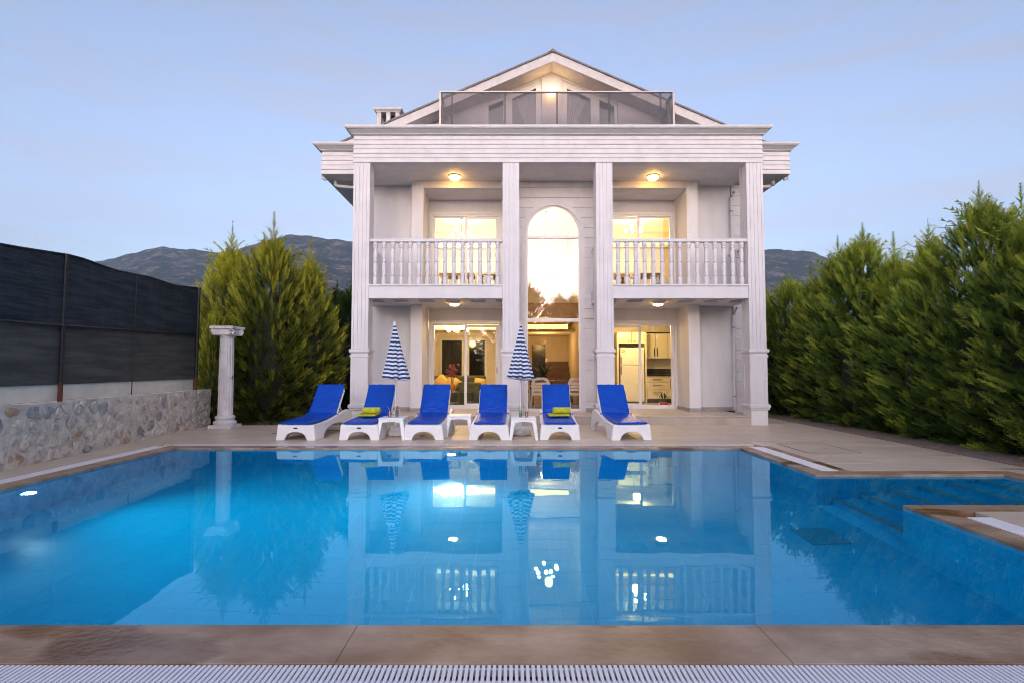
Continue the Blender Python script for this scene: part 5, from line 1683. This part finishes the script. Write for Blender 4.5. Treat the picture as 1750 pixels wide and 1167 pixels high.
# ------------------------------------------------------------------ conifers
def conifer_mesh(name, H, RAD, nbr, seed, base=0.12, lean=0.0, sh=.38, spire=1.0, pale=.5, upb=.3, fl=1.0, dens=1.0, pw=1.6, spr=.62):
    r = np.random.default_rng(seed)
    P, G, F = [], [], []
    nv = 0
    def env(t):        # crown radius along the height, t in 0..1
        return RAD * (min(1, (t + .10) / .28)) ** .6 * (1 - max(0, (t - sh) / (1 - sh)) ** pw) ** 0.95
    # feather template: a flat frond of narrow scale leaves
    def frond(p, d, up, L, g):
        nonlocal nv
        s = np.cross(d, up); s /= max(1e-6, np.linalg.norm(s))
        n = np.cross(s, d)
        K = 6
        w = L * .30
        pts = [p - s * .006, p + s * .006, p + d * L]; tri = [(0, 1, 2)]; gg = [g * .7, g * .7, g + .18]
        for k in range(K):
            q = .12 + .74 * k / (K - 1)
            lw = w * (1 - .62 * q) * r.uniform(.75, 1.2)
            for sg in (-1, 1):
                b = p + d * (L * q)
                tip = b + d * (lw * .95) + s * (sg * lw * .62) + n * (lw * r.uniform(-.35, .25))
                o = len(pts)
                hw = L * .040
                pts += [b - d * hw, b + d * hw * 1.6, tip]; tri.append((o, o + 1, o + 2))
                gg += [g, g, g + .16]
        P.append(np.array(pts)); G.append(np.array(gg)); F.append(np.array(tri) + nv); nv += len(pts)
    ga = 2.39996
    for i in range(nbr):
        t = base / H + (1 - base / H) * ((i + r.uniform(0, 1)) / nbr) ** 1.12
        z = H * t
        az = i * ga + r.uniform(-.5, .5)
        lob = 1 + .16 * math.sin(3 * az + z * 2.1 + seed) + .10 * math.sin(5 * az - z * 3.3)
        R_ = env(min(.985, t)) * lob * r.uniform(.80, 1.12) + .05
        el = R_d(18 - 22 * max(0, 1 - t / .18) + 46 * max(0, t - .35) / .65 + r.uniform(-10, 12))
        # branch starts inside, reaches the envelope
        dirv = np.array([math.cos(az) * math.cos(el), math.sin(az) * math.cos(el), math.sin(el)])
        start = np.array([lean * t, 0, z - R_ * math.tan(el) * .55])
        start[2] = max(.05, start[2])
        L = R_ / math.cos(el)
        nf = int((7 + 15 * min(1, R_ / RAD)) * dens)
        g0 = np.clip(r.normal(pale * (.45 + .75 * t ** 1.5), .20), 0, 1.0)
        for k in range(nf):
            q = r.uniform(.38, 1.0) ** .75
            p = start + dirv * L * q
            p[2] += .10 * L * q * q
            j = r.normal(0, 1, 3); j -= dirv * np.dot(j, dirv); j /= max(1e-6, np.linalg.norm(j))
            sp = r.uniform(.12, spr) * (1.05 - .4 * q)
            d = dirv + j * sp + np.array([0, 0, upb]); d /= np.linalg.norm(d)
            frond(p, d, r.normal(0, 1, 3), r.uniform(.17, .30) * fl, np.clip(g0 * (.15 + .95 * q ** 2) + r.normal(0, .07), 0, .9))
        frond(start + dirv * L * .92, (dirv + np.array([0, 0, .35])) / np.linalg.norm(dirv + np.array([0, 0, .35])), r.normal(0, 1, 3), .30, min(.9, g0 + .1))
    # leader shoots: open little spires at the top
    for (ox, oy, h0, hl) in [(0, 0, H - .35, 1.05 * spire)] + [(r.uniform(-.25, .25), r.uniform(-.25, .25), H - r.uniform(.4, .9), r.uniform(.4, .75) * spire) for _ in range(4)]:
        for k in range(56):
            q = k / 56
            az = k * ga
            w = (.62 * (1 - q) ** 1.2 + .05) * min(.75, hl) / .6 * r.uniform(.7, 1.15)
            p = np.array([lean + ox, oy, h0 + hl * q * .9])
            d = np.array([math.cos(az), math.sin(az), .55 + .8 * q]); d /= np.linalg.norm(d)
            frond(p, d, np.array([r.normal(0, .3), r.normal(0, .3), 1.0]), max(.07, w), np.clip(pale * .9 + .1 + r.normal(0, .06), 0, .9))
        p = np.array([lean + ox, oy, h0]); frond(p, np.array([0, 0, 1.0]), np.array([1.0, 0, 0]), hl * .5, .5); p = np.array([lean + ox, oy, h0 + hl * .72]); frond(p, np.array([0, 0, 1.0]), np.array([.4, 1.0, 0]), hl * .34, .5)
    V = np.concatenate(P).astype(np.float32); Gv = np.concatenate(G).astype(np.float32); T = np.concatenate(F).astype(np.int32)
    me = bpy.data.meshes.new(name)
    me.vertices.add(len(V)); me.vertices.foreach_set('co', V.ravel())
    me.loops.add(T.size); me.loops.foreach_set('vertex_index', T.ravel())
    me.polygons.add(len(T)); me.polygons.foreach_set('loop_start', np.arange(0, T.size, 3, dtype=np.int32)); me.polygons.foreach_set('loop_total', np.full(len(T), 3, np.int32))
    me.update()
    at_ = me.attributes.new('growth', 'FLOAT', 'POINT'); at_.data.foreach_set('value', Gv)
    return me
R_d = math.radians
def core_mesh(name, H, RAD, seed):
    # opaque dark core added inside the crown, standing in for its inner shade
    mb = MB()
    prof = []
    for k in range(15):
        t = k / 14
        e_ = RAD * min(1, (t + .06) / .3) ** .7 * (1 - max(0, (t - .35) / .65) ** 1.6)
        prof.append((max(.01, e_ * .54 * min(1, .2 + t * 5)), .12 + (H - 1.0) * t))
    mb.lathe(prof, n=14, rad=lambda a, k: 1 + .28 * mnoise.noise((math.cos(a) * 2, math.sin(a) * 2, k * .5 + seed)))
    return mb.mesh(name, M['crown_core'], smooth='all')
M['crown_core'] = mat('dark_crown_core', (0.012, 0.017, 0.006), 0.95, (0.024, 0.024, 0.010), 9, bump=1.0, bscale=24)
def trunk_mesh(H, r0):
    return MB().tube([(0, 0, -.2), (.02, .01, .35), (-.02, .02, H * .5), (0, 0, H * .92)], r0, 9, .012).mesh('trunk', M['bark'], smooth=True)
CM = {}
def conifer(kind, x, y, z, h, rz_, m, label, group, wide=1.0):
    H0, key, core, tr = CM[kind]
    s = h / H0
    t = thing('conifer', label, 'tree', (x, y, z), rz_, group)
    t.scale = (s * wide, s * wide, s)
    for nm, me in (('crown', key), ('dark_core', core), ('trunk', tr)):
        if nm == 'crown' and m: me = m
        o = bpy.data.objects.new(nm, me); col.objects.link(o); o.parent = t
    return t
def reg(kind, H, RAD, nbr, seed, mname, **kw):
    me = conifer_mesh('crown', H, RAD, nbr, seed, **kw); me.materials.append(M[mname])
    CM[kind] = (H + .70 * kw.get('spire', 1), me, core_mesh('dark_core', H, RAD, seed), trunk_mesh(H, .085))
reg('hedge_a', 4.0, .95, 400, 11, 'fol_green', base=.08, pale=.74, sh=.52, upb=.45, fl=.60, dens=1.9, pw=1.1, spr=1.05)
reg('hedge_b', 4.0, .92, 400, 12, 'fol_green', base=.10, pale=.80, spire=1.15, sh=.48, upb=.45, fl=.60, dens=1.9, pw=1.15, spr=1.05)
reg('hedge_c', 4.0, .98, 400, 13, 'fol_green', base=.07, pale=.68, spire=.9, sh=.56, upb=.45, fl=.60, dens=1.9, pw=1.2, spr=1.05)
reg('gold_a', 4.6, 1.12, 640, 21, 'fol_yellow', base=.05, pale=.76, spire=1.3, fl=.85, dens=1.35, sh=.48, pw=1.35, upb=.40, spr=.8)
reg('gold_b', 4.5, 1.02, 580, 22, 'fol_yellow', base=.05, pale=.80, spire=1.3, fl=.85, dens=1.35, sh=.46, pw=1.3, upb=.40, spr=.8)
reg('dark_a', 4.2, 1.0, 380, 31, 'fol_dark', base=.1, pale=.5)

# the hedge along the right side
HT = [(4.6, 4.4), (5.65, 4.3), (6.65, 4.35), (7.6, 4.5), (8.5, 4.35), (9.3, 4.75), (10.35, 4.35), (11.4, 4.3), (12.4, 4.85), (13.4, 4.75), (14.5, 4.25), (15.7, 4.35), (17.0, 4.1), (18.4, 4.2)]
words = ['', 'second', 'third', 'fourth', 'fifth', 'sixth', 'seventh', 'eighth', 'ninth', 'tenth', 'eleventh', 'twelfth', 'thirteenth', 'fourteenth']
vis = [k for k in range(len(HT))]
for k, (y, h) in enumerate(HT):
    order = len(HT) - 1 - k          # counted from the far end
    lab = ('hedge conifer at the far end, right of the villa' if order == 0 else
           'hedge conifer nearest the viewer at the right frame edge' if k == 0 else
           f'green hedge conifer, {words[order]} along the right hedge counted from the villa')
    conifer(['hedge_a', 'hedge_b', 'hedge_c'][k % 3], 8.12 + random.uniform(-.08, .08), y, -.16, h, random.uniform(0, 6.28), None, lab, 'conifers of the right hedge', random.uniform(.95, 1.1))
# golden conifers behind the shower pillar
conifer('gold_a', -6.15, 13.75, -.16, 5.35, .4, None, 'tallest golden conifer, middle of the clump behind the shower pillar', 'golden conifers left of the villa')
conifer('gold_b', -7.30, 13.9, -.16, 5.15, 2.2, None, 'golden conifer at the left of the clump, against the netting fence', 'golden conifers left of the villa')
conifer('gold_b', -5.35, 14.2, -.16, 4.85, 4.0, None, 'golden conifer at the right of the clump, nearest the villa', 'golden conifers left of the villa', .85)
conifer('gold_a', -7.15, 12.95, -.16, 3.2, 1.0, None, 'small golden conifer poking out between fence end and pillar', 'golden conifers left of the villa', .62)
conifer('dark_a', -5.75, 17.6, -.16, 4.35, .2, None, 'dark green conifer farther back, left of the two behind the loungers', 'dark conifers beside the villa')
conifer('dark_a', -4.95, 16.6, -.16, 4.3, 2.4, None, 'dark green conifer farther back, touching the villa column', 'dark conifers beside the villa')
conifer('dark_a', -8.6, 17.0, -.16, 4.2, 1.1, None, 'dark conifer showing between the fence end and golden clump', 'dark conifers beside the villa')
# trees behind the viewer, mirrored in the arched window
for k, (x, y, h, lab) in enumerate([(1.6, -19, 9.3, 'tall dark conifer across the garden, left in the arched window reflection'), (4.3, -20, 8.5, 'dark conifer across the garden, middle of the window reflection'), (5.6, -20, 8.6, 'dark conifer across the garden, right in the window reflection'), (7.3, -21, 7.6, 'low dark conifer across the garden beyond the window reflection'), (-1.2, -21, 7.4, 'low dark conifer across the garden left of the window reflection'), (-4.6, -22, 7.9, 'dark conifer across the garden mirrored in the left door, nearest the hall'), (-6.6, -21, 8.4, 'dark conifer across the garden mirrored in the left door, middle of three'), (-8.7, -22, 8.2, 'dark conifer across the garden mirrored in the left door, outermost of three'), (9.4, -21, 8.2, 'dark conifer across the garden mirrored in the right door, nearest the hall'), (11.5, -22, 8.0, 'dark conifer across the garden mirrored in the right door, middle of three'), (13.6, -22, 8.3, 'dark conifer across the garden mirrored in the right door, outermost of three')]):
    conifer('dark_a', x, y, -.16, h, k * 1.3, None, lab, 'conifers mirrored in the windows', 1.15)
tag(MB().tube([(-30 + k * 4, -17, 9.6 - .04 * k - .5 * math.sin(PI * k / 15)) for k in range(16)], .02, 5).build('overhead_wire', M['post']), 'overhead cable sagging across the garden, mirrored in the arched window', 'cable')
# low spiky plant and hose by the conifers
t = thing('spiky_plant', 'low dark spiky plant at the foot of the conifers behind the first lounger', 'plant', (-4.75, 12.95, -.1))
sp = MB()
for k in range(46):
    a = random.uniform(0, 6.28); l_ = random.uniform(.25, .5); e_ = random.uniform(.25, .9)
    b = Vector((-4.75, 12.95, -.05)); m_ = b + Vector((math.cos(a) * l_ * .5, math.sin(a) * l_ * .5, l_ * e_)); tip = b + Vector((math.cos(a) * l_, math.sin(a) * l_, l_ * e_ * .9))
    s_ = Vector((-math.sin(a), math.cos(a), 0)) * .018
    sp.add([b - s_, b + s_, m_ + s_, m_ - s_, tip], [(0, 1, 2, 3), (3, 2, 4)])
sp.build('leaves', M['fol_dark'], t, kind='stuff', fix=False)
